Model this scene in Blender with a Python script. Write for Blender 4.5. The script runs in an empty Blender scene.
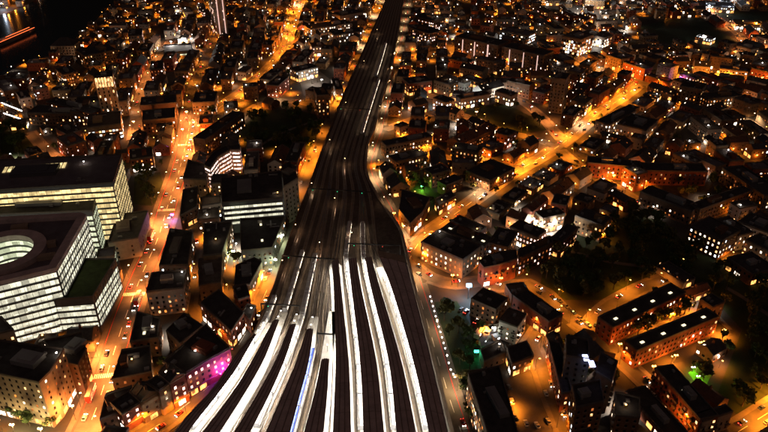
import bpy, math, random
import numpy as np
from mathutils import Vector, Matrix
from mathutils.geometry import tessellate_polygon
random.seed(7)
rnd = random.random
def U(a, b): return a + (b - a) * random.random()

scene = bpy.context.scene
C = scene.collection
# ------------------------------------------------------------------ camera
H, PITCH, F = 244.0, math.radians(30.0), 684.0
cam_d = bpy.data.cameras.new('camera'); cam_d.sensor_width = 36.0; cam_d.lens = 36.0 * F / 768.0
cam_d.clip_start = 1.0; cam_d.clip_end = 12000.0
cam = bpy.data.objects.new('camera', cam_d); C.objects.link(cam)
cam.location = (0, 0, H); cam.rotation_euler = (math.pi / 2 - PITCH, 0, 0)
scene.camera = cam
# ------------------------------------------------------------------ sky, night
w = bpy.data.worlds.new('World'); scene.world = w; w.use_nodes = True
nt = w.node_tree; bg = nt.nodes['Background']
sky = nt.nodes.new('ShaderNodeTexSky'); sky.sky_type = 'NISHITA'; sky.sun_disc = False
sky.sun_elevation = math.radians(-4.0); sky.sun_rotation = math.radians(200)
sky.air_density = 1.0; sky.dust_density = 4.0
nt.links.new(sky.outputs[0], bg.inputs[0]); bg.inputs[1].default_value = 0.7
sun_d = bpy.data.lights.new('city_glow', 'SUN'); sun_d.energy = 0.14; sun_d.angle = math.radians(50); sun_d.color = (1.0, 0.46, 0.24)  # warm fill added for the glow of the city sky
sun_o = bpy.data.objects.new('city_glow', sun_d); C.objects.link(sun_o); sun_o.rotation_euler = (math.radians(35), 0, math.radians(20))
vs = scene.view_settings; vs.view_transform = 'Standard'; vs.look = 'None'; vs.exposure = 0.0; vs.gamma = 1.0; vs.use_curve_mapping = False
scene.render.engine = 'CYCLES'
cy = scene.cycles; cy.use_denoising = True; cy.use_light_tree = True; cy.max_bounces = 2; cy.volume_bounces = 0; cy.use_adaptive_sampling = True; cy.adaptive_threshold = 0.03; cy.diffuse_bounces = 1; cy.glossy_bounces = 1
cy.transmission_bounces = 2; cy.sample_clamp_indirect = 4.0; cy.sample_clamp_direct = 0.0; cy.caustics_reflective = False; cy.caustics_refractive = False

# ------------------------------------------------------------------ projection between photo pixels (768x432) and ground
SP, CP = math.sin(PITCH), math.cos(PITCH)
def G(px, py, z=0.0):
    x = (px - 384.0) / F; y = -(py - 216.0) / F
    dx, dy, dz = x, CP + y * SP, -SP + y * CP
    t = (z - H) / dz
    return Vector((t * dx, t * dy))
def PX(X, Y, Z=0.0):
    d = Y * CP - (Z - H) * SP
    if d < 1: return (-9e9, -9e9)
    return (384 + F * X / d, 216 - F * (Y * SP + (Z - H) * CP) / d)

# ------------------------------------------------------------------ materials
MATS = {}
def mat(name, col, rough=0.8, metal=0.0, var=0.25, scale=0.35, emit=None, es=0.0, sample='NONE', spec=0.3, evar=0.0, bump=0.0):
    m = bpy.data.materials.new(name); m.use_nodes = True; n = m.node_tree.nodes; l = m.node_tree.links
    b = n['Principled BSDF']; b.inputs['Roughness'].default_value = rough; b.inputs['Metallic'].default_value = metal
    b.inputs['Specular IOR Level'].default_value = spec
    tc = n.new('ShaderNodeTexCoord'); no = n.new('ShaderNodeTexNoise'); no.inputs['Scale'].default_value = scale
    no.inputs['Detail'].default_value = 6.0; no.inputs['Roughness'].default_value = 0.65
    oi = n.new('ShaderNodeObjectInfo')
    ad = n.new('ShaderNodeVectorMath'); ad.operation = 'ADD'; l.new(tc.outputs['Object'], ad.inputs[0])
    sc = n.new('ShaderNodeVectorMath'); sc.operation = 'SCALE'; sc.inputs[0].default_value = (91, 57, 33)
    l.new(oi.outputs['Random'], sc.inputs['Scale']); l.new(sc.outputs[0], ad.inputs[1]); l.new(ad.outputs[0], no.inputs['Vector'])
    rp = n.new('ShaderNodeValToRGB'); e = rp.color_ramp.elements
    e[0].position = 0.3; e[1].position = 0.72
    e[0].color = (*[max(0, c * (1 - var)) for c in col], 1); e[1].color = (*[min(1, c * (1 + var)) for c in col], 1)
    l.new(no.outputs['Fac'], rp.inputs[0]); l.new(rp.outputs[0], b.inputs['Base Color'])
    if bump:
        bp = n.new('ShaderNodeBump'); bp.inputs['Strength'].default_value = bump; bp.inputs['Distance'].default_value = 0.2
        l.new(no.outputs['Fac'], bp.inputs['Height']); l.new(bp.outputs[0], b.inputs['Normal'])
    if emit:
        b.inputs['Emission Color'].default_value = (*emit, 1)
        if evar:      # what stands and hangs behind a lit pane: uneven brightness from room to room
            sn = n.new('ShaderNodeVectorMath'); sn.operation = 'SNAP'; sn.inputs[1].default_value = (3.1, 3.1, 4.1) if name.startswith('band') else (1.3, 1.3, 2.05); l.new(ad.outputs[0], sn.inputs[0])
            wn = n.new('ShaderNodeTexWhiteNoise'); l.new(sn.outputs[0], wn.inputs['Vector'])
            n2 = n.new('ShaderNodeTexNoise'); n2.inputs['Scale'].default_value = 1.3; n2.inputs['Detail'].default_value = 3.0; l.new(ad.outputs[0], n2.inputs['Vector'])
            mx = n.new('ShaderNodeMath'); mx.operation = 'MULTIPLY'; l.new(wn.outputs['Value'], mx.inputs[0]); l.new(n2.outputs['Fac'], mx.inputs[1])
            mr = n.new('ShaderNodeMapRange'); mr.inputs[1].default_value = 0.02; mr.inputs[2].default_value = 0.5; mr.inputs[3].default_value = es * (0.5 if name.startswith('band') else 0.1); mr.inputs[4].default_value = es * 1.7
            l.new(mx.outputs[0], mr.inputs[0])
            l.new(mr.outputs[0], b.inputs['Emission Strength'])
        else: b.inputs['Emission Strength'].default_value = es
        m.cycles.emission_sampling = sample
    MATS[name] = m; return m
mat('ground', (0.035, 0.03, 0.026), var=0.4, scale=0.05)
mat('asphalt', (0.075, 0.065, 0.058), rough=0.7, var=0.35, scale=0.12)
mat('asphalt_pale', (0.12, 0.11, 0.09), rough=0.7, var=0.25, scale=0.15)
mat('paving', (0.12, 0.10, 0.085), var=0.25, scale=0.3)
mat('kerb', (0.3, 0.29, 0.27)); mat('paint_white', (0.75, 0.75, 0.72), var=0.15); mat('paint_red', (0.6, 0.04, 0.03), var=0.1)
mat('grass', (0.02, 0.03, 0.008), var=0.5, scale=0.08, rough=1.0)
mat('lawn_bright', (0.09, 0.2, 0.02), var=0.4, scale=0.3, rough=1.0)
mat('pitch', (0.03, 0.05, 0.03), var=0.3, scale=0.03)
mat('soil', (0.05, 0.035, 0.022), var=0.4, scale=0.1)
mat('water', (0.004, 0.004, 0.006), rough=0.18, var=0.2, scale=0.05, spec=0.5, bump=0.15)
mat('ballast', (0.085, 0.066, 0.052), var=0.4, scale=0.3, rough=0.95)
mat('rail', (0.45, 0.42, 0.40), rough=0.3, metal=1.0, var=0.2)
mat('track_bed', (0.26, 0.20, 0.14), var=0.35, scale=0.4)
mat('platform', (0.58, 0.55, 0.50), var=0.15, scale=0.5)
mat('canopy', (0.50, 0.41, 0.39), rough=0.65, var=0.25, scale=0.2); mat('canopy_rib', (0.22, 0.18, 0.17), rough=0.6)
mat('steel', (0.25, 0.25, 0.25), rough=0.45, metal=0.7); mat('steel_dark', (0.05, 0.05, 0.05), rough=0.5, metal=0.5)
mat('brick_red', (0.20, 0.062, 0.036), var=0.35); mat('brick_brown', (0.13, 0.072, 0.044), var=0.35)
mat('brick_stock', (0.22, 0.145, 0.08), var=0.3); mat('render_white', (0.40, 0.35, 0.30), var=0.15)
mat('concrete', (0.18, 0.155, 0.13), var=0.25); mat('stone', (0.30, 0.235, 0.17), var=0.2); mat('cladding', (0.09, 0.09, 0.10), rough=0.4, var=0.2)
mat('slate', (0.05, 0.048, 0.05), rough=0.7, var=0.4, scale=0.6); mat('bitumen', (0.045, 0.042, 0.042), var=0.45, scale=0.25)
mat('gravel_roof', (0.10, 0.088, 0.075), var=0.4, scale=0.25); mat('tile_roof', (0.11, 0.055, 0.035), var=0.4, scale=0.5)
mat('sedum', (0.035, 0.05, 0.012), var=0.5, scale=0.2, rough=1.0); mat('membrane', (0.12, 0.11, 0.125), var=0.25, scale=0.15)
mat('coping', (0.10, 0.085, 0.075)); mat('plant_metal', (0.30, 0.29, 0.28), rough=0.5, metal=0.4)
mat('glass_dark', (0.012, 0.012, 0.015), rough=0.08, var=0.3, spec=0.6)
mat('lit_warm', (0.3, 0.2, 0.1), emit=(1.0, 0.52, 0.20), es=2.0, evar=0.25)
mat('lit_amber', (0.3, 0.15, 0.05), emit=(1.0, 0.30, 0.05), es=1.3, evar=0.25)
mat('lit_white', (0.3, 0.3, 0.25), emit=(1.0, 0.78, 0.56), es=3.6, evar=0.25)
mat('lit_cool', (0.3, 0.3, 0.3), emit=(0.85, 0.95, 1.0), es=4.0, evar=0.25)
mat('lit_dim', (0.2, 0.1, 0.05), emit=(1.0, 0.26, 0.06), es=0.4, evar=0.25)
mat('lit_pink', (0.3, 0.2, 0.2), emit=(1.0, 0.62, 0.50), es=3.6, evar=0.25)
mat('band_white', (0.3, 0.3, 0.25), emit=(1.0, 0.95, 0.70), es=0.8, evar=0.30, sample='FRONT_BACK')
mat('band_green', (0.3, 0.3, 0.25), emit=(0.93, 1.0, 0.66), es=0.75, evar=0.30, sample='FRONT_BACK')
mat('band_gold', (0.3, 0.25, 0.15), emit=(1.0, 0.74, 0.32), es=1.1, evar=0.30, sample='FRONT_BACK')
mat('band_dim', (0.3, 0.25, 0.15), emit=(0.95, 0.78, 0.40), es=0.3, evar=0.35)
mat('shop_warm', (0.3, 0.2, 0.1), emit=(1.0, 0.42, 0.10), es=2.2, evar=0.2, sample='FRONT_BACK')
mat('shop_white', (0.3, 0.3, 0.3), emit=(1.0, 0.82, 0.62), es=4.0, evar=0.2, sample='FRONT_BACK')
mat('stair_glow', (0.3, 0.2, 0.2), emit=(1.0, 0.62, 0.52), es=1.0)
mat('skylight', (0.3, 0.3, 0.2), emit=(1.0, 0.86, 0.55), es=1.6)
mat('lens_sodium', (0.3, 0.2, 0.1), emit=(1.0, 0.46, 0.10), es=9)
mat('lens_warm', (0.3, 0.2, 0.1), emit=(1.0, 0.62, 0.28), es=14)
mat('lens_white', (0.3, 0.3, 0.3), emit=(1.0, 0.93, 0.85), es=16)
mat('lens_blue', (0.3, 0.3, 0.3), emit=(0.55, 0.75, 1.0), es=18)
mat('lens_star', (0.3, 0.3, 0.3), emit=(0.42, 0.72, 1.0), es=2.6)
mat('lens_green', (0.1, 0.3, 0.2), emit=(0.05, 1.0, 0.45), es=8)
mat('lens_purple', (0.3, 0.1, 0.3), emit=(0.85, 0.12, 1.0), es=6)
mat('lens_red', (0.3, 0.05, 0.05), emit=(1.0, 0.08, 0.04), es=8)
mat('signal_green', (0.05, 0.2, 0.1), emit=(0.05, 1.0, 0.4), es=2.0); mat('signal_red', (0.2, 0.02, 0.02), emit=(1.0, 0.06, 0.03), es=1.5)
mat('tube', (0.3, 0.3, 0.3), emit=(1.0, 0.93, 0.83), es=75.0, sample='FRONT_BACK')
mat('tube_blue', (0.3, 0.3, 0.3), emit=(0.5, 0.55, 1.0), es=4.0)
mat('strip_blue', (0.3, 0.3, 0.3), emit=(0.06, 0.14, 1.0), es=1.2)
mat('boat_trail_glow', (0.3, 0.1, 0.05), emit=(1.0, 0.16, 0.04), es=2.2)  # glow standing in for the boat's light trails
for i, c in enumerate([(0.03, 0.03, 0.035), (0.25, 0.25, 0.26), (0.5, 0.5, 0.5), (0.3, 0.03, 0.025), (0.03, 0.06, 0.16), (0.10, 0.10, 0.10)]):
    mat('car_paint_%d' % i, c, rough=0.3, var=0.05, spec=0.6)
mat('bus_red', (0.5, 0.03, 0.02), rough=0.35, var=0.05); mat('tyre', (0.02, 0.02, 0.02))
mat('head_light', (0.5, 0.5, 0.5), emit=(1.0, 0.90, 0.72), es=30); mat('tail_light', (0.4, 0.02, 0.02), emit=(1.0, 0.04, 0.02), es=12)
mat('train_body', (0.42, 0.42, 0.44), rough=0.35, metal=0.2); mat('train_roof', (0.6, 0.58, 0.55), rough=0.5); mat('train_blue', (0.03, 0.06, 0.30), rough=0.4)
mat('bark', (0.06, 0.045, 0.03)); mat('leaf', (0.055, 0.085, 0.025), var=0.5, scale=0.5, rough=0.8); mat('leaf_olive', (0.085, 0.085, 0.022), var=0.5, scale=0.5, rough=0.8)
mat('boat_white', (0.6, 0.6, 0.6), rough=0.4)

# ------------------------------------------------------------------ mesh helpers
class MB:
    def __init__(s): s.v = []; s.f = []; s.m = []
    def face(s, pts, mi=0):
        k = len(s.v); s.v += [tuple(p) for p in pts]; s.f.append(tuple(range(k, k + len(pts)))); s.m.append(mi)
    def box(s, x0, x1, y0, y1, z0, z1, mi=0):
        k = len(s.v); s.v += [(x, y, z) for z in (z0, z1) for x, y in ((x0, y0), (x1, y0), (x1, y1), (x0, y1))]
        for q in ((0, 3, 2, 1), (4, 5, 6, 7), (0, 1, 5, 4), (1, 2, 6, 5), (2, 3, 7, 6), (3, 0, 4, 7)):
            s.f.append(tuple(k + i for i in q)); s.m.append(mi)
    def prism(s, poly, z0, z1, mi=0, top=True, bot=False, mt=None):
        n = len(poly); k = len(s.v)
        s.v += [(p[0], p[1], z0) for p in poly] + [(p[0], p[1], z1) for p in poly]
        for i in range(n):
            j = (i + 1) % n; s.f.append((k + i, k + j, k + n + j, k + n + i)); s.m.append(mi)
        if top: s.f.append(tuple(k + n + i for i in range(n))); s.m.append(mi if mt is None else mt)
        if bot: s.f.append(tuple(k + n - 1 - i for i in range(n))); s.m.append(mi)
    def ring(s, outer, inner, z0, z1, mi=0):
        n = len(outer); k = len(s.v)
        for P, z in ((outer, z0), (outer, z1), (inner, z1), (inner, z0)): s.v += [(p[0], p[1], z) for p in P]
        for r in range(3):
            for i in range(n):
                j = (i + 1) % n
                s.f.append((k + r * n + i, k + r * n + j, k + (r + 1) * n + j, k + (r + 1) * n + i)); s.m.append(mi)
    def tube(s, a, b, r0, r1, n=6, mi=0, cap=True):
        a = Vector(a); b = Vector(b); d = (b - a).normalized(); t = Vector((1, 0, 0)) if abs(d.x) < .9 else Vector((0, 1, 0))
        u = d.cross(t).normalized(); v = d.cross(u); k = len(s.v)
        for P, r in ((a, r0), (b, r1)):
            for i in range(n):
                q = 2 * math.pi * i / n; s.v.append(tuple(P + u * r * math.cos(q) + v * r * math.sin(q)))
        for i in range(n):
            j = (i + 1) % n; s.f.append((k + i, k + n + i, k + n + j, k + j)); s.m.append(mi)
        if cap: s.f.append(tuple(k + n + i for i in range(n))[::-1]); s.m.append(mi)
    def mesh(s, name, mats):
        me = bpy.data.meshes.new(name); me.from_pydata(s.v, [], s.f)
        for m in (mats if isinstance(mats, (list, tuple)) else [mats]): me.materials.append(MATS[m])
        if any(s.m): me.polygons.foreach_set('material_index', s.m)
        me.update(); return me
    def build(s, name, mats, parent=None, loc=None): return link(name, s.mesh(name, mats), parent, loc)
def link(name, data, parent=None, loc=None, rz=None):
    o = bpy.data.objects.new(name, data); C.objects.link(o)
    if parent is not None: o.parent = parent
    if loc is not None: o.location = loc
    if rz is not None: o.rotation_euler = (0, 0, rz)
    return o
LABELS = {}
def tag(o, label, cat, group=None):
    o['label'] = label; o['category'] = cat
    if group: o['group'] = group
    LABELS.setdefault(label, []).append(o); return o
def struct(o): o['kind'] = 'structure'; return o
def empty(name, loc, rz=0.0):
    o = link(name, None, None, loc, rz); o.empty_display_size = 0.5; return o

def area2(P): return sum(P[i][0] * P[(i + 1) % len(P)][1] - P[(i + 1) % len(P)][0] * P[i][1] for i in range(len(P)))
def ccw(P): P = [Vector((p[0], p[1])) for p in P]; return P if area2(P) > 0 else P[::-1]
def wpoly(pts, z=0.0): return ccw([G(x, y, z) for x, y in pts])
def rect3(p0, p1, p2, z):
    a, b, c = G(*p0, z), G(*p1, z), G(*p2, z); e = (b - a); n = Vector((-e.y, e.x)).normalized(); d = (c - a).dot(n)
    return ccw([a, b, b + n * d, a + n * d])
def inset(P, d):
    n = len(P); out = []
    for i in range(n):
        a, b, c = P[i - 1], P[i], P[(i + 1) % n]
        e0 = (b - a).normalized(); e1 = (c - b).normalized(); n0 = Vector((-e0.y, e0.x)); n1 = Vector((-e1.y, e1.x))
        m = (n0 + n1); q = m.dot(n0); out.append(b + m * (d / max(q, 0.35)))
    return out
def smooth(pts, step=7.0):
    P = [Vector(p) for p in pts]; out = []
    for i in range(len(P) - 1):
        p0 = P[i - 1] if i else P[0] * 2 - P[1]; p1, p2 = P[i], P[i + 1]; p3 = P[i + 2] if i + 2 < len(P) else p2 * 2 - p1
        k = max(1, int((p2 - p1).length / step))
        for j in range(k):
            t = j / k
            out.append(0.5 * ((2 * p1) + (p2 - p0) * t + (2 * p0 - 5 * p1 + 4 * p2 - p3) * t * t + (3 * p1 - p0 - 3 * p2 + p3) * t ** 3))
    out.append(P[-1]); return out
def normals(L):
    N = []
    for i in range(len(L)):
        d = (L[min(i + 1, len(L) - 1)] - L[max(i - 1, 0)]).normalized(); N.append(Vector((-d.y, d.x)))
    return N
def ribbon(mb, L, o0, o1, z, z1=None, mi=0):
    N = normals(L)
    for i in range(len(L) - 1):
        a, b, c, d = L[i] + N[i] * o0, L[i + 1] + N[i + 1] * o0, L[i + 1] + N[i + 1] * o1, L[i] + N[i] * o1
        if o1 < o0: a, b, c, d = d, c, b, a
        if z1 is None: mb.face([(*a, z), (*b, z), (*c, z), (*d, z)], mi)
        else:
            k = len(mb.v); mb.v += [(*p, zz) for zz in (z, z1) for p in (a, b, c, d)]
            fs = [(4, 5, 6, 7), (0, 1, 5, 4), (2, 3, 7, 6)]
            if i == 0: fs.append((3, 0, 4, 7))
            if i == len(L) - 2: fs.append((1, 2, 6, 5))
            for q in fs: mb.f.append(tuple(k + t for t in q)); mb.m.append(mi)

# ------------------------------------------------------------------ occupancy raster of the ground, 2 m cells
OX, OY, CS = -1000.0, 120.0, 2.0
OCC = np.zeros((1000, 900), bool)      # x, y
def cells(P, grow=0.0):
    P = [Vector(p) for p in P]
    if grow: P = inset(ccw(P), -grow)
    xs = [p.x for p in P]; ys = [p.y for p in P]
    i0, i1 = max(0, int((min(xs) - OX) / CS)), min(OCC.shape[0], int((max(xs) - OX) / CS) + 1)
    j0, j1 = max(0, int((min(ys) - OY) / CS)), min(OCC.shape[1], int((max(ys) - OY) / CS) + 1)
    if i1 <= i0 or j1 <= j0: return None
    X, Y = np.meshgrid(OX + (np.arange(i0, i1) + .5) * CS, OY + (np.arange(j0, j1) + .5) * CS, indexing='ij')
    ins = np.zeros(X.shape, bool); n = len(P)
    for k in range(n):
        a, b = P[k], P[(k + 1) % n]
        if abs(a.y - b.y) < 1e-9: continue
        c = ((a.y > Y) != (b.y > Y)) & (X < (b.x - a.x) * (Y - a.y) / (b.y - a.y) + a.x); ins ^= c
    return (slice(i0, i1), slice(j0, j1)), ins
def paint(P, grow=0.0, arr=None):
    r = cells(P, grow)
    if r: (OCC if arr is None else arr)[r[0]] |= r[1]
def free(P):
    r = cells(P)
    if r is None or not r[1].any(): return False
    return not (OCC[r[0]] & r[1]).any()
def paint_line(L, hw, arr=None):
    N = normals(L)
    for i in range(len(L) - 1):
        d = (L[i + 1] - L[i]) * 0.15
        paint([L[i] - d + N[i] * hw, L[i + 1] + d + N[i + 1] * hw, L[i + 1] + d - N[i + 1] * hw, L[i] - d - N[i] * hw], 0, arr)
def occ_at(x, y):
    i, j = int((x - OX) / CS), int((y - OY) / CS)
    return not (0 <= i < OCC.shape[0] and 0 <= j < OCC.shape[1]) or OCC[i, j]

# ================================================================== SETTING: ground, river, roads, parks, railway
mb = MB(); mb.face([(-4500, -800, 0), (4500, -800, 0), (4500, 7000, 0), (-4500, 7000, 0)]); struct(mb.build('ground', 'ground'))
RIVER = wpoly([(-400, 130), (0, 77), (22, 64), (48, 56), (66, 46), (82, 33), (98, 18), (112, 4), (130, -18), (90, -30), (44, -6), (24, 7), (0, 15), (-100, 42), (-400, 90)])
mb = MB(); mb.face([(*p, 0.03) for p in RIVER]); struct(mb.build('river', 'water')); paint(RIVER, 3)

ROADS = {  # key: (how one would call it, pixel points, width, lamp colour, watts, lamp spacing, cars)
 'avenue': ('the wide glowing avenue', [(62, 470), (86, 432), (101, 395), (113, 355), (128, 310), (143, 272), (158, 238), (168, 205), (177, 178), (184, 152), (189, 128), (191, 108)], 14, 'warm', 5200, 17, 34),
 'fork': ('the forking road', [(191, 108), (193, 92), (199, 76), (206, 60), (213, 42), (219, 22)], 9, 'sodium', 1700, 34, 5),
 'riverside': ('the riverside street', [(134, 140), (137, 122), (140, 100), (150, 74), (162, 52), (172, 40)], 8, 'warm', 2200, 30, 3),
 'crossroad': ('the glowing cross street', [(196, 120), (214, 111), (232, 99), (252, 84), (268, 69), (284, 50), (291, 30), (297, 12), (308, -6)], 12, 'sodium', 4600, 22, 13),
 'parkside': ('the parkside street', [(203, 146), (212, 139), (232, 125), (246, 114), (262, 104), (290, 101), (318, 106), (336, 112)], 8, 'sodium', 2200, 26, 5),
 'arches': ('the lane beside the viaduct', [(384, -8), (376, 15), (366, 42), (357, 65), (349, 84), (341, 101), (334, 116), (322, 141), (312, 163), (303, 190), (294, 214), (284, 240), (275, 266), (267, 290)], 8, 'sodium', 3000, 20, 9),
 'station_lane': ('the curving lane', [(267, 290), (257, 311), (245, 334), (232, 356), (215, 380), (190, 402), (160, 424), (135, 440)], 9, 'sodium', 3000, 19, 8),
 'back_lane': ('the white-flats back lane', [(193, 224), (195, 248), (193, 272), (190, 292), (188, 306), (201, 319), (219, 333), (232, 350)], 6, 'sodium', 1700, 24, 3),
 'viaduct_road': ('the trackside road', [(409, -8), (401, 30), (392, 60), (386, 92), (378, 128), (369, 153), (367, 172), (378, 193), (389, 213), (400, 240), (408, 262), (418, 292), (429, 328), (440, 366), (450, 400), (464, 440)], 9, 'pale', 1500, 24, 12),
 'diagonal': ('the bright diagonal street', [(408, 262), (418, 244), (431, 231), (448, 219), (466, 206), (484, 193), (512, 174), (540, 158), (563, 143), (582, 128), (597, 114), (622, 98), (640, 84)], 9, 'sodium', 4800, 17, 15),
 'front_street': ('the curved-block street', [(408, 262), (430, 278), (455, 284), (480, 281), (500, 287), (528, 284), (546, 294), (563, 312), (586, 331)], 7, 'sodium', 2000, 23, 7),
 'slab_street': ('the upper slab street', [(586, 331), (598, 316), (612, 304), (640, 289), (664, 279), (684, 272)], 7, 'sodium', 2000, 21, 5),
 'slab_front': ('the lower slab street', [(586, 331), (604, 342), (622, 360), (645, 382), (672, 410), (700, 440)], 7, 'sodium', 1900, 22, 5),
 'yard_street': ('the parking-yard street', [(560, 312), (540, 330), (531, 344), (541, 366), (550, 392), (560, 415), (570, 440)], 7, 'sodium', 1500, 19, 5),
 'estate_road': ('the long-slab estate road', [(560, 150), (572, 161), (590, 173), (616, 188), (646, 205), (676, 213), (694, 224)], 7, 'sodium', 3200, 24, 5),
 'far_estate': ('the far estate road', [(576, 56), (592, 66), (612, 73), (638, 82), (668, 92), (702, 104), (740, 118), (775, 140)], 9, 'sodium', 3400, 27, 6),
 'far_row': ('the grid-office street', [(392, 62), (420, 55), (450, 54), (480, 60), (520, 66), (560, 62), (590, 66)], 8, 'sodium', 3200, 28, 5),
 'top_road': ('the far pitch road', [(690, -8), (702, 8), (718, 19), (736, 32), (748, 44), (772, 52)], 9, 'warm', 3000, 26, 4),
 'top_street': ('the topmost right street', [(676, 77), (700, 76), (724, 79), (748, 82), (775, 88)], 8, 'sodium', 3200, 24, 3),
 'corner_road': ('the bottom corner road', [(715, 446), (738, 432), (768, 413), (800, 392)], 9, 'sodium', 4200, 20, 4),
 'court_lane': ('the estate-court lane', [(386, 140), (405, 148), (430, 155), (455, 158), (482, 160), (512, 172)], 6, 'sodium', 3000, 22, 3),
 'mid_lane': ('the white-terrace lane', [(384, 97), (402, 91), (430, 96), (455, 104), (480, 104), (510, 98), (536, 112), (562, 140)], 7, 'warm', 2000, 28, 4),
 'garden_lane': ('the glowing-garden lane', [(384, 130), (400, 124), (424, 116), (448, 112), (470, 118), (500, 130), (530, 138), (556, 146)], 6, 'sodium', 2600, 24, 2),
 'shore_lane': ('the shore lane', [(30, 132), (44, 148), (58, 160)], 6, 'warm', 1500, 28, 1),
 'top_left_street': ('the top tower street', [(205, -6), (214, 14), (232, 8), (256, 12), (285, 16), (300, 6)], 8, 'sodium', 2600, 30, 3),
}
ROADW = {}
zi = 0
for k, (desc, pts, wd, lc, pw, sp, nc) in ROADS.items():
    L = smooth([G(x, y) for x, y in pts]); ROADW[k] = L
    paint_line(L, wd / 2 + 2.5)
ROADMASK = {}
for k, L in ROADW.items():
    a = np.zeros_like(OCC); paint_line(L, ROADS[k][2] / 2 + 1.0, a); ROADMASK[k] = a
for k, L in ROADW.items():
    wd = ROADS[k][2]; zi += 1; z = 0.05 + 0.004 * zi
    mb = MB(); ribbon(mb, L, -wd / 2, wd / 2, z); rd = struct(mb.build('road', 'asphalt_pale' if k in ('viaduct_road',) else 'asphalt'))
    if k in ('avenue', 'viaduct_road', 'diagonal', 'station_lane', 'corner_road', 'top_road', 'crossroad'):
        mb = MB(); s = 0.0; N = normals(L)
        for i in range(len(L) - 1):
            if i % 2 == 0: ribbon(mb, [L[i], L[i + 1]], -0.12, 0.12, z + 0.004)
        mb.build('lane_line', 'paint_white', rd)['kind'] = 'stuff'
    if k in ('viaduct_road', 'avenue'):
        for q in (-1, 1):
            mb = MB(); ribbon(mb, L, q * (wd / 2 - 0.9) - 0.16, q * (wd / 2 - 0.9) + 0.16, z + 0.004); mb.build('edge_line', 'paint_red', rd)
    others = np.zeros_like(OCC)
    for k2, a in ROADMASK.items():
        if k2 != k: others |= a
    N = normals(L)
    for q in (-1, 1):
        mb = MB(); run = []
        o0, o1 = q * wd / 2, q * (wd / 2 + 2.6)
        for i in range(len(L)):
            c = L[i] + N[i] * (o0 + o1) / 2; ii, jj = int((c.x - OX) / CS), int((c.y - OY) / CS)
            bad = 0 <= ii < 1000 and 0 <= jj < 900 and others[ii, jj]
            if not bad: run.append(L[i])
            if bad or i == len(L) - 1:
                if len(run) > 1: ribbon(mb, run, o0, o1, 0.004 * zi * 0.2, 0.16 + 0.002 * zi)
                run = []
        if mb.f: struct(mb.build('pavement', 'paving'))

L_ = ROADW['avenue']
for (cx_, cy_) in ((106, 376), (133, 297), (166, 212), (186, 144)):
    g_ = G(cx_, cy_); i_ = min(range(len(L_) - 1), key=lambda k: (L_[k] - g_).length); e_ = (L_[i_ + 1] - L_[i_]).normalized(); n_ = Vector((-e_.y, e_.x)); mb = MB()
    for k in range(-6, 7):
        c_ = L_[i_] + n_ * k * 1.0; a_, b_ = n_ * .28, e_ * 1.6; mb.face([(*(c_ - a_ - b_), .075), (*(c_ + a_ - b_), .075), (*(c_ + a_ + b_), .075), (*(c_ - a_ + b_), .075)])
    struct(mb.build('road_marking', 'paint_white'))
GREENS = [  # parks, lawns, pitches, yards: name, material, pixel outline, z
 ('park', 'grass', [(246, 150), (240, 128), (262, 112), (290, 108), (325, 117), (318, 140), (306, 152), (270, 150)]),
 ('park', 'grass', [(455, 112), (488, 106), (505, 103), (530, 116), (548, 130), (520, 134), (490, 124), (462, 116)]),
 ('park', 'grass', [(560, 238), (590, 232), (630, 214), (665, 222), (690, 250), (724, 262), (768, 285), (790, 300), (790, 380), (745, 420), (715, 400), (742, 330), (700, 283), (640, 282), (600, 300), (566, 300), (540, 285), (545, 262)]),
 ('park', 'grass', [(2, 158), (0, 134), (14, 128), (28, 134), (33, 146), (20, 158)]),
 ('playing_field', 'pitch', [(640, 26), (668, 20), (700, 18), (738, 42), (732, 50), (690, 48), (650, 40)]),
 ('playing_field', 'pitch', [(706, 12), (775, 12), (775, 26), (742, 24)]),
 ('lawn', 'grass', [(134, 178), (160, 172), (165, 190), (152, 206), (134, 204)]),
 ('park', 'grass', [(434, 302), (457, 301), (471, 326), (479, 346), (477, 372), (456, 377), (444, 340)]),
 ('yard', 'asphalt', [(505, 374), (540, 368), (556, 415), (562, 440), (522, 440)]),
 ('lawn', 'lawn_bright', [(688, 373), (702, 363), (712, 374), (703, 392)]),
 ('courtyard', 'paving', [(626, 338), (690, 305), (702, 310), (640, 344)]),
 ('courtyard', 'soil', [(655, 186), (690, 180), (716, 186), (698, 203), (668, 200)]),
 ('courtyard', 'paving', [(298, 76), (318, 70), (331, 80), (322, 92), (304, 96)]),
 ('courtyard', 'paving', [(538, 236), (552, 226), (566, 226), (556, 240)]),
]
NOFILL = OCC.copy()
for i, (nm, mt, pts) in enumerate(GREENS):
    P = wpoly(pts); mb = MB(); mb.face([(*p, 0.012 + 0.0025 * i) for p in P]); struct(mb.build(nm, mt)); paint(P, 1)
PATHS = [[(727, 288), (744, 298), (770, 316)], [(256, 148), (280, 134), (300, 126), (318, 120)], [(288, 132), (294, 142), (298, 152)], [(566, 250), (610, 262), (655, 270), (700, 300), (730, 330)]]
for p in PATHS:
    mb = MB(); ribbon(mb, smooth([G(*q) for q in p]), -1.6, 1.6, 0.052); struct(mb.build('path', 'paving'))

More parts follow.
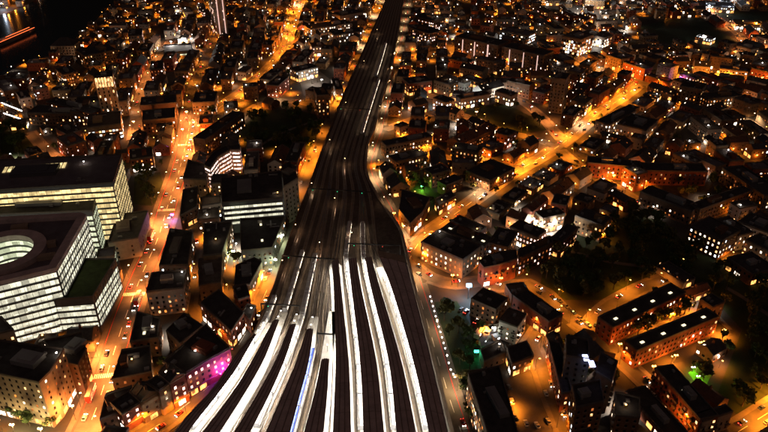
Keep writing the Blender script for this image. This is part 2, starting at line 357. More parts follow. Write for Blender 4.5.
# ------------------------------------------------------------------ railway viaduct
VZ = 7.0
VL = [(150, 462), (175, 432), (191, 413), (208, 396), (221, 379), (233, 360), (255, 331), (264, 308), (273, 288), (285, 250), (297, 216), (311, 180), (324, 144), (338, 108), (352, 75), (367, 42), (382, 8), (394, -22)]
VR = [(459, 462), (450, 432), (432, 360), (413, 288), (406, 258), (398, 228), (385, 210), (374, 192), (365, 172), (367, 144), (373, 130), (381, 100), (390, 72), (396, 40), (403, 0), (407, -22)]
def sm_px(P, z): return smooth([G(x, y, z) for x, y in P], 9)
LL, LR = sm_px(VL, VZ), sm_px(VR, VZ)
VPOLY = ccw(LL + LR[::-1]); paint(VPOLY, 2.5)
mb = MB(); mb.prism(VPOLY, 0.0, VZ - 0.3, top=False); via = struct(mb.build('viaduct', 'brick_brown'))
mb = MB()
for t in tessellate_polygon([[Vector((p.x, p.y, 0)) for p in VPOLY]]): mb.face([(*VPOLY[i], VZ - 0.3) for i in t])
b = mb.build('ballast', 'ballast', via)
for L, q in ((LL, 1), (LR, -1)):
    mb = MB(); ribbon(mb, L, 0, -0.6 if L is LL else -1.7, VZ - 0.3, VZ + 1.1); mb.build('parapet', 'brick_brown' if L is LL else 'stone', via)
TZ = VZ - 0.27
def ext(P, n=30.0): P = list(P); d = (P[0] - P[1]).normalized(); return [P[0] + d * n] + P
CZ = 12.3
CAN = [  # left edge, right edge of each dark canopy roof, from its tip towards the camera
 ([(254, 334), (232.7, 360), (221.3, 379), (208, 396), (191, 413), (175.5, 432)], [(256, 335), (241.3, 360), (229.7, 378), (211.3, 402), (198, 418), (188, 432)]),
 ([(274, 320), (253.8, 358), (234.7, 390), (218, 413), (203, 432)], [(279, 320), (264, 359), (244.7, 393), (232, 413), (219.7, 432)]),
 ([(290, 325), (276, 360), (256, 397), (234.7, 432)], [(296, 324), (284.5, 360), (268, 397), (250, 432)]),
 ([(307, 329), (297, 360), (282, 396), (266, 432)], [(313, 329), (309, 360), (299.5, 396), (290, 432)]),
 ([(322, 359), (314, 396), (304, 432)], [(329, 359), (327, 396), (323.5, 432)]),
 ([(332, 262), (334, 290), (335, 330), (336, 360), (333, 432)], [(338, 259), (341, 288), (348.5, 360), (351, 432)]),
 ([(348.5, 259), (351.5, 288), (360, 360), (363.5, 432)], [(356, 258), (361, 288), (376, 360), (384, 432)]),
 ([(365, 258), (371, 288), (388.5, 360), (396.5, 432)], [(371, 257), (380, 288), (401, 360), (416, 432)]),
 ([(379, 257), (391.5, 288), (413, 360), (429, 432)], [(406, 263), (413, 288), (431, 360), (448, 432)]),
]
CDESC = ['hugging the curving lane', 'second from the curving lane', 'third from the curving lane', 'fourth from the curving lane', 'the short one next to the blue-roofed train',
         'widest of the straight group, beside the blue train', 'between the first two straight white gaps', 'between the last two straight white gaps', 'along the road beside the tracks']
def resample(L, n):
    d = [0.0]
    for i in range(1, len(L)): d.append(d[-1] + (L[i] - L[i - 1]).length)
    out = []; j = 0
    for k in range(n):
        s = d[-1] * k / (n - 1)
        while j < len(L) - 2 and d[j + 1] < s: j += 1
        t = (s - d[j]) / max(1e-6, d[j + 1] - d[j]); out.append(L[j].lerp(L[j + 1], t))
    return out
for ci, (le, ri) in enumerate(CAN):
    A = [G(x, y, CZ) for x, y in le]; B = [G(x, y, CZ) for x, y in ri]
    A = smooth(A + [A[-1] + (A[-1] - A[-2]).normalized() * 45], 6); B = smooth(B + [B[-1] + (B[-1] - B[-2]).normalized() * 45], 6)
    n = max(len(A), len(B)); A = resample(A, n); B = resample(B, n); o = A[0]
    root = empty('platform_canopy', (o.x, o.y, TZ)); tag(root, 'long dark platform canopy roof, ' + CDESC[ci], 'canopy', 'platform canopies at the station')
    def loc(p, z): return (p.x - o.x, p.y - o.y, z - TZ)
    mb = MB(); mid = [a.lerp(b, .5) for a, b in zip(A, B)]
    for i in range(n - 1):
        r = 0.45
        mb.face([loc(A[i], CZ), loc(A[i + 1], CZ), loc(mid[i + 1], CZ + r), loc(mid[i], CZ + r)]); mb.face([loc(mid[i], CZ + r), loc(mid[i + 1], CZ + r), loc(B[i + 1], CZ), loc(B[i], CZ)])
        mb.face([loc(A[i], CZ - .35), loc(A[i + 1], CZ - .35), loc(A[i + 1], CZ), loc(A[i], CZ)]); mb.face([loc(B[i], CZ - .35), loc(B[i + 1], CZ - .35), loc(B[i + 1], CZ), loc(B[i], CZ)])
        mb.face([loc(A[i], CZ - .35), loc(A[i + 1], CZ - .35), loc(B[i + 1], CZ - .35), loc(B[i], CZ - .35)])
    mb.build('roof', 'canopy', root)
    for fr in (0.02, 0.33, 0.66, 0.98):
        mb = MB(); Lr = [a.lerp(b, fr) for a, b in zip(A, B)]; zz = CZ + 0.45 * (1 - abs(fr - .5) * 2)
        ribbon(mb, [Vector((p.x - o.x, p.y - o.y)) for p in Lr], -0.22, 0.22, zz - TZ - 0.05, zz - TZ + 0.22); mb.build('rib', 'canopy_rib', root)
    k = 0
    for i in range(2, n - 1, 3):       # cross seams of the roof sheets
        mb = MB(); a, b = A[i], B[i]; d = (b - a).normalized(); t = Vector((-d.y, d.x)) * 0.12; m = a.lerp(b, .5)
        for p, q, zp, zq in ((a, m, CZ, CZ + .45), (m, b, CZ + .45, CZ)): mb.face([loc(p - t, zp + .06), loc(q - t, zq + .06), loc(q + t, zq + .06), loc(p + t, zp + .06)])
        mb.build('seam', 'canopy_rib', root)
        mb = MB(); mb.tube(loc(m, TZ + .9), loc(m, CZ - .3), 0.18, 0.15, 6); mb.build('column', 'steel_dark', root)
    # platform deck under the canopy, a little wider, and longer beyond the tip
    ex = (A[0].lerp(B[0], .5) - A[2].lerp(B[2], .5)).normalized()
    over = [16, 13, 14, 16, 44, 4, 4, 4, 2][ci]
    hw = max(1.8, (B[0] - A[0]).length * .5)
    mb = MB(); nn = normals(mid); wdt = [(b - a).length / 2 + 1.45 for a, b in zip(A, B)]
    P0 = [Vector((m.x - o.x, m.y - o.y)) for m in mid]
    Ls = [P0[0] + ex * over] + P0; ws = [2.2] + wdt; Nn = normals(Ls)
    for i in range(len(Ls) - 1):
        a0, a1 = Ls[i] + Nn[i] * ws[i], Ls[i + 1] + Nn[i + 1] * ws[i + 1]; b0, b1 = Ls[i] - Nn[i] * ws[i], Ls[i + 1] - Nn[i + 1] * ws[i + 1]
        mb.face([(*a0, 1.0), (*a1, 1.0), (*b1, 1.0), (*b0, 1.0)]); mb.face([(*a0, 0), (*a1, 0), (*a1, 1.0), (*a0, 1.0)]); mb.face([(*b0, 0), (*b1, 0), (*b1, 1.0), (*b0, 1.0)])
    mb.build('platform', 'platform', root)
    for E, q in ((A, 1), (B, -1)):
        if ci == 0 and q == 1: continue
        if ci == 8 and q == -1: continue
        mb = MB(); Lr = [Vector((p.x - o.x, p.y - o.y)) for p in [a.lerp(b, .5 - q * .46) for a, b in zip(A, B)]]
        ribbon(mb, Lr, -0.12, 0.12, CZ - TZ - 0.42, CZ - TZ - 0.36); mb.build('light_tube', 'tube', root)
    for s in ((0.35, 0.75) if over > 12 else ()):
        p = Ls[0].lerp(Ls[1], s); mb = MB(); mb.tube((p.x, p.y, 1), (p.x, p.y, 5.2), .1, .07); mb.build('lamp_post', 'steel_dark', root)
        mb = MB(); mb.box(p.x - .3, p.x + .3, p.y - .2, p.y + .2, 5.2, 5.35); mb.build('lamp_head', 'lens_white', root)
        ld = bpy.data.lights.new('platform_lamp', 'POINT'); ld.energy = 250; ld.color = (1, .86, .65); ld.shadow_soft_size = .4; link('lamp_light', ld, root, (p.x, p.y, 5.0))
    if ci == 8:
        mb = MB(); d = (B[0] - A[0]); mb.face([loc(A[0] - ex * .2, CZ + .6), loc(B[0] - ex * .2, CZ + .6), loc(B[0] + ex * 7, CZ + .6), loc(A[0] + ex * 7, CZ + .6)]); mb.build('end_roof', 'stone', root)

# ------------------------------------------------------------------ tracks
GAPS = [
 ('W1', [(195.5, 432), (215, 407), (232, 385), (247.5, 360), (264, 331), (274, 311)], 2),
 ('W2', [(227, 432), (250, 390), (266, 360), (278, 337), (288, 314)], 2),
 ('W3', [(260, 430), (276, 393), (291, 360), (301, 335), (307, 312)], 2),
 ('W4', [(297, 432), (306, 396), (315.5, 360), (320, 330), (322, 300)], 2),
 ('W5', [(327, 432), (330.5, 396), (333, 360), (333, 320), (332, 290)], 1),
 ('A', [(357, 432), (355, 360), (346.5, 288), (343, 259)], 2),
 ('B', [(390, 432), (382, 360), (366, 288), (360.5, 258)], 2),
 ('C', [(422, 432), (407, 360), (386, 288), (375, 257)], 2)]
ORD = ['first', 'second', 'third', 'fourth', 'fifth', 'sixth', 'seventh', 'eighth', 'ninth', 'tenth'] + ['%dth' % i for i in range(11, 80)]
tracks = []
ntr = sum(g[2] for g in GAPS)
def edge_x(P, y):
    for i in range(len(P) - 1):
        (xa, ya), (xb, yb) = P[i], P[i + 1]
        if (ya - y) * (yb - y) <= 0 and ya != yb: return xa + (xb - xa) * (y - ya) / (yb - ya)
    return P[-1][0]
ti = 0
for nm, pts, cnt in GAPS:
    W = [G(x, y, TZ) for x, y in pts]; N = normals(W)
    for c in range(cnt):
        off = 0 if cnt == 1 else (1.75 if c == 0 else -1.75)
        base = [p + n * off for p, n in zip(W, N)]
        base = [base[0] + (base[0] - base[1]).normalized() * 45] + base
        s = ti / (ntr - 1); sf = (round(s * 7) / 7)
        far = []
        for y, k in ((196, .8), (165, .92), (135, .97), (100, 1), (60, 1), (25, 1), (0, 1), (-20, 1)):
            sx = s * (1 - k) + sf * k; xl, xr = edge_x(VL, y), edge_x(VR, y); m = 0.09
            far.append(G(xl + (xr - xl) * (m + (1 - 2 * m) * sx), y, TZ))
        L = smooth(base + far, 8); tracks.append((nm, c, L)); ti += 1
for i, (nm, c, L) in enumerate(tracks):
    z = TZ + 0.006 * i; o = L[0]; root = empty('railway_track', (o.x, o.y, 0))
    tag(root, 'steel railway track, %s counted from the curving lane side' % ORD[i], 'track', 'railway tracks on the viaduct')
    Lr = [p - o for p in L]
    mb = MB(); ribbon(mb, Lr, -1.25, 1.25, z + 0.01); mb.build('sleeper_bed', 'track_bed', root)
    for q in (-.75, .75):
        mb = MB(); ribbon(mb, Lr, q - .11, q + .11, z + .02, z + .2); mb.build('rail', 'rail', root)
# ------------------------------------------------------------------ trains
def arc(L):
    d = [0.0]
    for i in range(1, len(L)): d.append(d[-1] + (L[i] - L[i - 1]).length)
    return d
def at_s(L, d, s):
    j = 0
    while j < len(L) - 2 and d[j + 1] < s: j += 1
    t = (s - d[j]) / max(1e-6, d[j + 1] - d[j]); p = L[j].lerp(L[j + 1], t); e = (L[j + 1] - L[j]).normalized(); return p, e
def near_s(L, d, px, py):
    g = G(px, py, TZ); i = min(range(len(L)), key=lambda k: (L[k] - g).length); return d[i]
def train(ti, p_from, ncar, label, roofm='train_roof'):
    nm, c, L = tracks[ti]; d = arc(L); s = near_s(L, d, *p_from); z = TZ + .22 + .006 * ti
    root = None
    for k in range(ncar):
        (p, e), (q, _) = at_s(L, d, s), at_s(L, d, s + 19.6); e = (q - p).normalized(); a = math.atan2(e.y, e.x); ctr = p.lerp(q, .5)
        if root is None: root = empty('train', (ctr.x, ctr.y, z)); o = ctr; tag(root, label, 'train', 'trains on the tracks')
        l = (ctr.x - o.x, ctr.y - o.y, 0)
        mb = MB(); prof = [(-1.38, .9), (-1.38, 3.0), (-1.05, 3.55), (1.05, 3.55), (1.38, 3.0), (1.38, .9)]
        for i in range(6):
            (y0, z0), (y1, z1) = prof[i], prof[(i + 1) % 6]; mb.face([(-9.7, y0, z0), (9.7, y0, z0), (9.7, y1, z1), (-9.7, y1, z1)][::-1])
        for x, r in ((-9.7, 1), (9.7, -1)): mb.face([(x, y, zz) for y, zz in prof][::r])
        for x in (-7, 7): mb.box(x - 1.6, x + 1.6, -1.1, 1.1, 0.05, .92)
        body = mb.build('carriage', 'train_body', root, l); body.rotation_euler = (0, 0, a)
        mb = MB(); mb.box(-9.6, 9.6, -.98, .98, 3.55, 3.68)
        for x in (-5, 0, 5): mb.box(x - 1, x + 1, -.55, .55, 3.68, 3.86)
        mb.build('roof', roofm, body)
        mb = MB()
        for sd in (-1, 1):
            for x in range(-8, 9, 2): mb.box(x - .8, x + .8, sd * 1.385 - .02, sd * 1.385 + .02, 1.75, 2.75)
        mb.build('windows', 'lit_white', body)
        s += 20.2
train(12, (365, 136), 7, 'lit train running along the straight outer track past the park'); train(10, (368, 76), 6, 'distant lit train on the narrowing tracks near the top')
train(2, (290, 313), 3, 'short lit train leaving the station throat by the curving platforms'); train(6, (296, 440), 3, 'train with blue roof standing at the curved platforms', 'train_blue')
train(0, (200, 425), 5, 'pale train standing at the platform by the curving lane'); train(4, (262, 425), 7, 'pale train standing at the middle of the curved platforms')
train(14, (420, 425), 6, 'pale train beside the road along the tracks'); train(10, (358, 428), 9, 'pale train in the first straight white gap'); train(12, (391, 428), 9, 'pale train in the second straight white gap')

# ================================================================== BUILDINGS
PAL = {'warm': ['lit_warm', 'lit_white', 'lit_amber', 'lit_dim'], 'white': ['lit_white', 'lit_cool', 'lit_warm', 'lit_dim'], 'pink': ['lit_pink', 'lit_pink', 'lit_warm', 'lit_dim'],
       'amber': ['lit_amber', 'lit_warm', 'lit_dim', 'lit_dim'], 'mix': ['lit_warm', 'lit_dim', 'lit_amber', 'lit_white'], 'cool': ['lit_cool', 'lit_white', 'lit_cool', 'lit_dim']}
mb = MB(); mb.box(-.5, .5, -.5, .5, 0, 1); mb.box(-.3, .3, -.3, .3, 1.0, 1.12); UNIT = {}
def unit_mesh(m):
    if m not in UNIT: UNIT[m] = mb_unit.mesh('rooftop_unit', m)
    return UNIT[m]
mb_unit = mb
cb = MB(); cb.box(-.5, .5, -.35, .35, 0, 2.0)
for x in (-.28, 0.0, .28): cb.box(x - .09, x + .09, -.1, .1, 2.0, 2.45)
CHIM = cb.mesh('chimney', 'brick_brown')
sk = MB(); sk.box(-1, 1, -.6, .6, 0, .35); SKY = sk.mesh('skylight', 'skylight')
BMASK = np.zeros_like(OCC)
wl_ = MB(); wl_.box(-.3, .3, -.3, .3, -.2, .2); WLAMP = [wl_.mesh('wall_lamp', 'lens_sodium'), wl_.mesh('wall_lamp', 'lens_white')]; WLD = {}
def wl_data(ck, pw):
    if (ck, pw) not in WLD:
        d = bpy.data.lights.new('wall_light', 'POINT'); d.energy = pw * 1.3; d.color = ((1.0, .27, .02), (1.0, .74, .5))[ck]; d.shadow_soft_size = .3; WLD[(ck, pw)] = d
    return WLD[(ck, pw)]
dc_ = MB(); dc_.box(-.5, .5, -.5, .5, .25, 1)
for x in (-.4, 0.0, .4): dc_.box(x - .04, x + .04, -.5, .5, 0, .25)
DUCT = dc_.mesh('duct', 'plant_metal')
def windows_on(mb, a, b, z0, z1, fh, bay, ww, wh, lit, dark=True, base=True):
    e = b - a; Ln = e.length
    if Ln < 3.0: return
    e.normalize(); n = Vector((e.y, -e.x)); nb = max(1, int((Ln - 1.0) / bay)); g = Ln / nb; nf = max(1, int((z1 - z0 - .6) / fh))
    ww = min(ww, g * .8)
    for f in range(nf):
        z = z0 + fh * f + (fh - wh) * .55; lf = lit * U(.4, 1.6)
        for k in range(nb):
            on = rnd() < lf
            if not on and not dark: continue
            c = a + e * (g * (k + .5)) + n * .06
            mi = 0
            if on: mi = random.choices((1, 2, 3, 4), (4, 2.5, 2, 4.5))[0]
            p, q = c - e * ww / 2, c + e * ww / 2
            mb.face([(p.x, p.y, z), (q.x, q.y, z), (q.x, q.y, z + wh), (p.x, p.y, z + wh)], mi)
def building(name, label, cat, P, h, wall='brick_brown', roof='bitumen', kind='flat', fh=3.3, bay=3.0, ww=1.15, wh=1.5, lit=.2, pal='warm', units=2, group=None, shop=0, bands=None, chim=0, z0=0.0, skyl=0, pent=True, grow=3.0, course=False, wlamp=0):
    P = ccw(P); c = sum(P, Vector((0, 0))) / len(P); root = empty(name, (c.x, c.y, z0)); tag(root, label, cat, group)
    Q = [p - c for p in P]; n = len(Q); paint(P, grow); paint(P, .4, BMASK)
    lens = [(Q[(i + 1) % n] - Q[i]).length for i in range(n)]
    mb = MB(); mb.prism(Q, 0, h, top=False); rise = 0
    if kind in ('gable', 'hip') and n == 4:
        i0 = 0 if lens[0] >= lens[1] else 1
        a, b, d, e = [Q[(i0 + k) % 4] for k in range(4)]; rise = (b - d).length * U(.26, .36)
        m0, m1 = a.lerp(e, .5), b.lerp(d, .5)
        if kind == 'hip': ax = (m1 - m0).normalized() * (b - d).length * .45; m0 = m0 + ax; m1 = m1 - ax
        else:
            mb.face([(*b, h), (*d, h), (*m1, h + rise)]); mb.face([(*e, h), (*a, h), (*m0, h + rise)])
        rb = MB(); ov = .06
        rb.face([(*a, h + ov), (*b, h + ov), (*m1, h + rise + ov), (*m0, h + rise + ov)]); rb.face([(*d, h + ov), (*e, h + ov), (*m0, h + rise + ov), (*m1, h + rise + ov)])
        if kind == 'hip': rb.face([(*b, h + ov), (*d, h + ov), (*m1, h + rise + ov)]); rb.face([(*e, h + ov), (*a, h + ov), (*m0, h + rise + ov)])
        mb.build('wall', wall, root); rf = rb.build('roof', roof, root)
        k = chim
        if kind == 'gable' and c.length < 620:
            for q in range(k + 1):
                t_ = min(.985, max(.015, q / k)) if k else .5; w0, w1, wm_ = a.lerp(b, t_), e.lerp(d, t_), m0.lerp(m1, t_); ax = (m1 - m0).normalized() * .2; pw_ = MB()
                for sg in (-1, 1): pw_.face([(*(w0 + ax * sg), h), (*(wm_ + ax * sg), h + rise), (*(wm_ + ax * sg), h + rise + .45), (*(w0 + ax * sg), h + .45)]); pw_.face([(*(w1 + ax * sg), h), (*(wm_ + ax * sg), h + rise), (*(wm_ + ax * sg), h + rise + .45), (*(w1 + ax * sg), h + .45)])
                pw_.face([(*(w0 - ax), h + .45), (*(w0 + ax), h + .45), (*(wm_ + ax), h + rise + .45), (*(wm_ - ax), h + rise + .45)]); pw_.face([(*(w1 - ax), h + .45), (*(w1 + ax), h + .45), (*(wm_ + ax), h + rise + .45), (*(wm_ - ax), h + rise + .45)]); pw_.build('party_wall', 'coping', rf)
        for q in range(int((b - a).length / 5)):      # roof windows let into the slopes
            if rnd() > .4: continue
            t_ = U(.06, .94); sd = rnd() < .5; w0 = (a if sd else e).lerp(b if sd else d, t_); wm_ = m0.lerp(m1, t_); ax = (m1 - m0).normalized() * .45; v0, v1 = Vector((*w0, h)), Vector((*wm_, h + rise)); dn = (v1 - v0).normalized(); up = Vector((0, 0, .16))
            ct = v0.lerp(v1, U(.35, .7)); a3 = Vector((ax.x, ax.y, 0)); wb_ = MB(); top_ = [ct - a3 - dn * .6 + up, ct + a3 - dn * .6 + up, ct + a3 + dn * .6 + up, ct - a3 + dn * .6 + up]; wb_.face(top_)
            for j_ in range(4): wb_.face([top_[j_] - up, top_[(j_ + 1) % 4] - up, top_[(j_ + 1) % 4], top_[j_]])
            wb_.build('roof_window', random.choice(('lit_warm', 'lit_white', 'lit_dim', 'glass_dark', 'glass_dark')), rf)
        for q in range(k):
            p = m0.lerp(m1, (q + .5) / k); ch = link('chimney', CHIM, rf, (p.x, p.y, h + rise - .5), math.atan2((m1 - m0).y, (m1 - m0).x) + math.pi / 2); s = U(.9, 1.3); ch.scale = (s, s, s)
    else:
        mb.build('wall', wall, root)
        I = inset(Q, .45); rb = MB()
        for t in tessellate_polygon([[Vector((p.x, p.y, 0)) for p in Q]]): rb.face([(*Q[i], h - .25) for i in t])
        rf = rb.build('roof', roof, root)
        pb = MB(); pb.ring([p for p in inset(Q, -.08)], I, h - .3, h + .75); pb.build('parapet', 'coping', root)
        e = (Q[1] - Q[0]).normalized(); ang = math.atan2(e.y, e.x); f = Vector((-e.y, e.x))
        xs = [q.dot(e) for q in Q]; ys = [q.dot(f) for q in Q]; A = (max(xs) - min(xs)) * (max(ys) - min(ys))
        def inside(p, mg):
            return all(((Q[(i + 1) % n] - Q[i]).normalized().cross(p - Q[i])) > mg for i in range(n))
        if units and pent and A > 220:
            sx, sy = (max(xs) - min(xs)) * U(.18, .34), (max(ys) - min(ys)) * U(.25, .42)
            p = e * ((min(xs) + max(xs)) / 2 + U(-.2, .2) * (max(xs) - min(xs))) + f * ((min(ys) + max(ys)) / 2)
            if inside(p, min(sx, sy) * .6):
                o = link('plant_room', unit_mesh(wall if rnd() < .5 else 'plant_metal'), rf, (p.x, p.y, h - .25), ang); o.scale = (sx, sy, U(2.0, 3.2))
        for q in range(units):
            for tr in range(6):
                p = e * U(min(xs), max(xs)) + f * U(min(ys), max(ys))
                if inside(p, 2.2):
                    if rnd() < .35 and inside(p, 4): o = link('duct', DUCT, rf, (p.x, p.y, h - .25), ang + random.choice((0, math.pi / 2))); o.scale = (U(4, 7), U(.6, 1.0), U(.7, 1.1))
                    else: o = link('rooftop_unit', unit_mesh('plant_metal'), rf, (p.x, p.y, h - .25), ang); o.scale = (U(1.0, 3), U(1.0, 2.4), U(.7, 1.8))
                    break
        if units >= 1 and rnd() < (.45 if units >= 3 else .12):
            for tr in range(8):
                p = e * U(min(xs), max(xs)) + f * U(min(ys), max(ys))
                if inside(p, 1.5):
                    o = link('roof_lamp', WLAMP[1 if rnd() < .7 else 0], rf, (p.x, p.y, h + 1.3)); link('roof_light', wl_data(1, 180), rf, (p.x, p.y, h + 2.0)); break
        for q in range(skyl):
            t = (q + .5) / skyl; i0 = max(range(n), key=lambda i: lens[i]); a, b = Q[i0], Q[(i0 + 1) % n]; ee = (b - a).normalized()
            m = a.lerp(b, t); nn = Vector((-ee.y, ee.x)); dep = max((p - a).dot(nn) for p in Q)
            o = link('skylight', SKY, rf, (*(m + nn * dep * .45), h - .2), math.atan2(ee.y, ee.x)); o.scale = (1.1, 1.1, 1.1)
    if bands:
        bm, bfh, bhh, b0 = bands
        for i in range(n):
            a, b = Q[i], Q[(i + 1) % n]; e = (b - a); Ln = e.length
            if Ln < 3: continue
            e.normalize(); nn = Vector((e.y, -e.x)); p, q = a + e * .7 + nn * .07, b - e * .7 + nn * .07
            nf = int((h - b0 - .5) / bfh)
            for f_ in range(nf):
                z = b0 + bfh * f_ + (bfh - bhh) * .5; mb = MB(); mb.face([(p.x, p.y, z), (q.x, q.y, z), (q.x, q.y, z + bhh), (p.x, p.y, z + bhh)]); mb.build('window_band', bm, root)
                mb = MB(); s0, s1 = p + nn * .0, q; o1 = nn * .5
                mb.face([(*s0, z - .05), (*s1, z - .05), (*(s1 + o1), z - .05), (*(s0 + o1), z - .05)]); mb.face([(*(s0 + o1), z - .3), (*(s1 + o1), z - .3), (*(s1 + o1), z - .05), (*(s0 + o1), z - .05)])
                mb.build('sun_shelf', 'cladding', root)
            mb = MB(); k = int(Ln / 3)
            for q_ in range(k):
                m = p.lerp(q, (q_ + .5) / k); m2 = m + nn * .3; t = e * .07
                mb.face([(*(m2 - t), b0), (*(m2 + t), b0), (*(m2 + t), h - .4), (*(m2 - t), h - .4)]); mb.face([(*(m - t), b0), (*(m2 - t), b0), (*(m2 - t), h - .4), (*(m - t), h - .4)])
            if mb.f: mb.build('mullions', 'cladding', root)['kind'] = 'stuff'
    else:
        mb = MB(); zb = 4.2 if shop else .6
        for i in range(n): windows_on(mb, Q[i], Q[(i + 1) % n], zb, h, fh, bay, ww, wh, lit)
        if mb.f: mb.build('windows', ['glass_dark'] + PAL[pal], root)['kind'] = 'stuff'
        if shop:
            mb = MB()
            for i in range(n):
                a, b = Q[i], Q[(i + 1) % n]; e = b - a; Ln = e.length
                if Ln < 5: continue
                e.normalize(); nn = Vector((e.y, -e.x)); k = max(1, int(Ln / 5))
                for q in range(k):
                    if rnd() > shop: continue
                    m = a + e * (Ln * (q + .5) / k) + nn * .07; t = e * 1.9
                    mb.face([(*(m - t), .5), (*(m + t), .5), (*(m + t), 3.3), (*(m - t), 3.3)], 0 if rnd() < .7 else 1)
            if mb.f: mb.build('shopfronts', ['shop_warm', 'shop_white'], root)['kind'] = 'stuff'
    if c.length < 520 and cat in ('flats', 'house', 'hotel', 'terrace', 'warehouse', 'office') and not bands:
        mb = MB(); zb = 4.2 if shop else .6; nf = max(1, int((h - zb - .6) / fh)); bal = cat == 'flats' and rnd() < .6
        for i in range(n):
            a, b = Q[i], Q[(i + 1) % n]; e = b - a; Ln = e.length
            if Ln < 3: continue
            e.normalize(); nn = Vector((e.y, -e.x)); nb = max(1, int((Ln - 1) / bay)); g = Ln / nb; w2 = min(ww, g * .8) * .5 + .15
            for f_ in range(nf):
                z = zb + fh * f_ + (fh - wh) * .55
                for k in range(nb):
                    m = a + e * (g * (k + .5)); dp_ = 1.2 if bal and k % 2 == 0 and f_ else .22; w3 = w2 + (.6 if dp_ > 1 else 0); p0, p1, q0, q1 = m - e * w3, m + e * w3, m - e * w3 + nn * dp_, m + e * w3 + nn * dp_; zt = z - (.55 if dp_ > 1 else .02); th = .18
                    mb.face([(*p0, zt), (*p1, zt), (*q1, zt), (*q0, zt)]); mb.face([(*q0, zt - th), (*q1, zt - th), (*q1, zt + (1.0 if dp_ > 1 else 0)), (*q0, zt + (1.0 if dp_ > 1 else 0))]); mb.face([(*p0, zt - th), (*p1, zt - th), (*q1, zt - th), (*q0, zt - th)])
        if mb.f: mb.build('balconies' if bal else 'sills', 'coping' if bal else 'stone', root)['kind'] = 'stuff'
    for q in range(wlamp):        # bulkhead lamps on brackets, lighting the wall and the court below
        i = random.randrange(n); a, b = Q[i], Q[(i + 1) % n]; e = (b - a).normalized(); nn = Vector((e.y, -e.x)); m = a.lerp(b, U(.15, .85)) + nn * .6; zz = min(h - .8, U(3.2, 5.0))
        o = link('wall_lamp', WLAMP[0 if rnd() < .75 else 1], root, (m.x, m.y, zz)); ck = 0 if o.data is WLAMP[0] else 1
        if rnd() < .7: link('wall_light', wl_data(ck, random.choice((400, 900, 1700))), root, (m.x + nn.x * .5, m.y + nn.y * .5, zz - .3))
    if course:
        for z in (4.0, h - .6):
            pb = MB(); pb.ring(inset(Q, -.3), inset(Q, .1), z, z + .4); pb.build('cornice', 'stone', root)
    return root
R = rect3
def PL(pts, h): return wpoly(pts, h)
# ---- the glass offices in the lower left
building('glass_office', 'long dark-roofed office with a bright cream top storey and glowing glass end wall', 'office', PL([(-60, 163), (122, 154.5), (113, 183), (-60, 194)], 44), 44, 'cladding', 'membrane', bands=('band_gold', 4.0, 2.6, 2), units=5)
building('glass_office', 'lower dark flat-roofed office wedged in front of the cream-topped one', 'office', PL([(-60, 199), (98, 190.5), (92, 211), (-60, 217)], 33), 33, 'cladding', 'bitumen', bands=('band_green', 4.0, 2.4, 2), units=4)
om = LABELS['long dark-roofed office with a bright cream top storey and glowing glass end wall'][0]
A_, B_ = G(2, 173, 44), G(66, 168, 44); ev = (B_ - A_).normalized(); nv = Vector((-ev.y, ev.x)); nL = 14
for i in range(nL):
    p = A_.lerp(B_, i / nL) - Vector((om.location.x, om.location.y)); q = p + ev * 2.1; m = MB(); m.face([(*p, 44.2), (*q, 44.2), (*(q + nv * 8), 44.5), (*(p + nv * 8), 44.5)]); m.build('roof_louvre', 'band_gold', om)
# office with the round light well
hO = 41; OP = PL([(-70, 224), (82, 215.5), (87, 218), (57, 271), (-70, 302)], hO); cO = sum(OP, Vector((0, 0))) / len(OP)
ro = empty('atrium_office', (cO.x, cO.y, 0)); tag(ro, 'large white-banded office with a round lit light well in its dark roof', 'office'); paint(OP, 3); paint(OP, .4, BMASK)
Q = [p - cO for p in OP]; cc = G(5, 254, hO) - cO; RW = 15.0; NH = 40
hole = [cc + Vector((math.cos(2 * math.pi * i / NH), math.sin(2 * math.pi * i / NH))) * RW for i in range(NH)]
mb = MB(); mb.prism(Q, 0, hO, top=False); mb.build('wall', 'cladding', ro)
allp = Q + hole; mb = MB()
for t in tessellate_polygon([[Vector((p.x, p.y, 0)) for p in Q], [Vector((p.x, p.y, 0)) for p in hole]]): mb.face([(*allp[i], hO - .2) for i in t])
mb.build('roof', 'membrane', ro)
mb = MB(); mb.ring(inset(Q, -.1), inset(Q, 4.5), hO - .3, hO + 2.2); mb.build('parapet', 'canopy', ro)
big = [cc + (p - cc) * 1.42 for p in hole]; mb = MB(); mb.ring(big, [cc + (p - cc) * .99 for p in hole], hO - .2, hO + 2.8); mb.build('well_rim', 'canopy', ro)
for f in range(6):
    z = hO - 4 * (f + 1); mb = MB()
    for i in range(NH):
        a, b = hole[i], hole[(i + 1) % NH]; mb.face([(*b, z + .5), (*a, z + .5), (*a, z + 3.1), (*b, z + 3.1)])
    mb.build('well_band', 'band_green', ro)
    mb = MB()
    for i in range(NH):
        a, b = hole[i], hole[(i + 1) % NH]; mb.face([(*b, z + 3.1), (*a, z + 3.1), (*a, z + 4.5), (*b, z + 4.5)])
    mb.build('well_spandrel', 'cladding', ro)
mb = MB(); mb.face([(*p, hO - 24) for p in hole]); mb.build('well_floor', 'stone', ro)
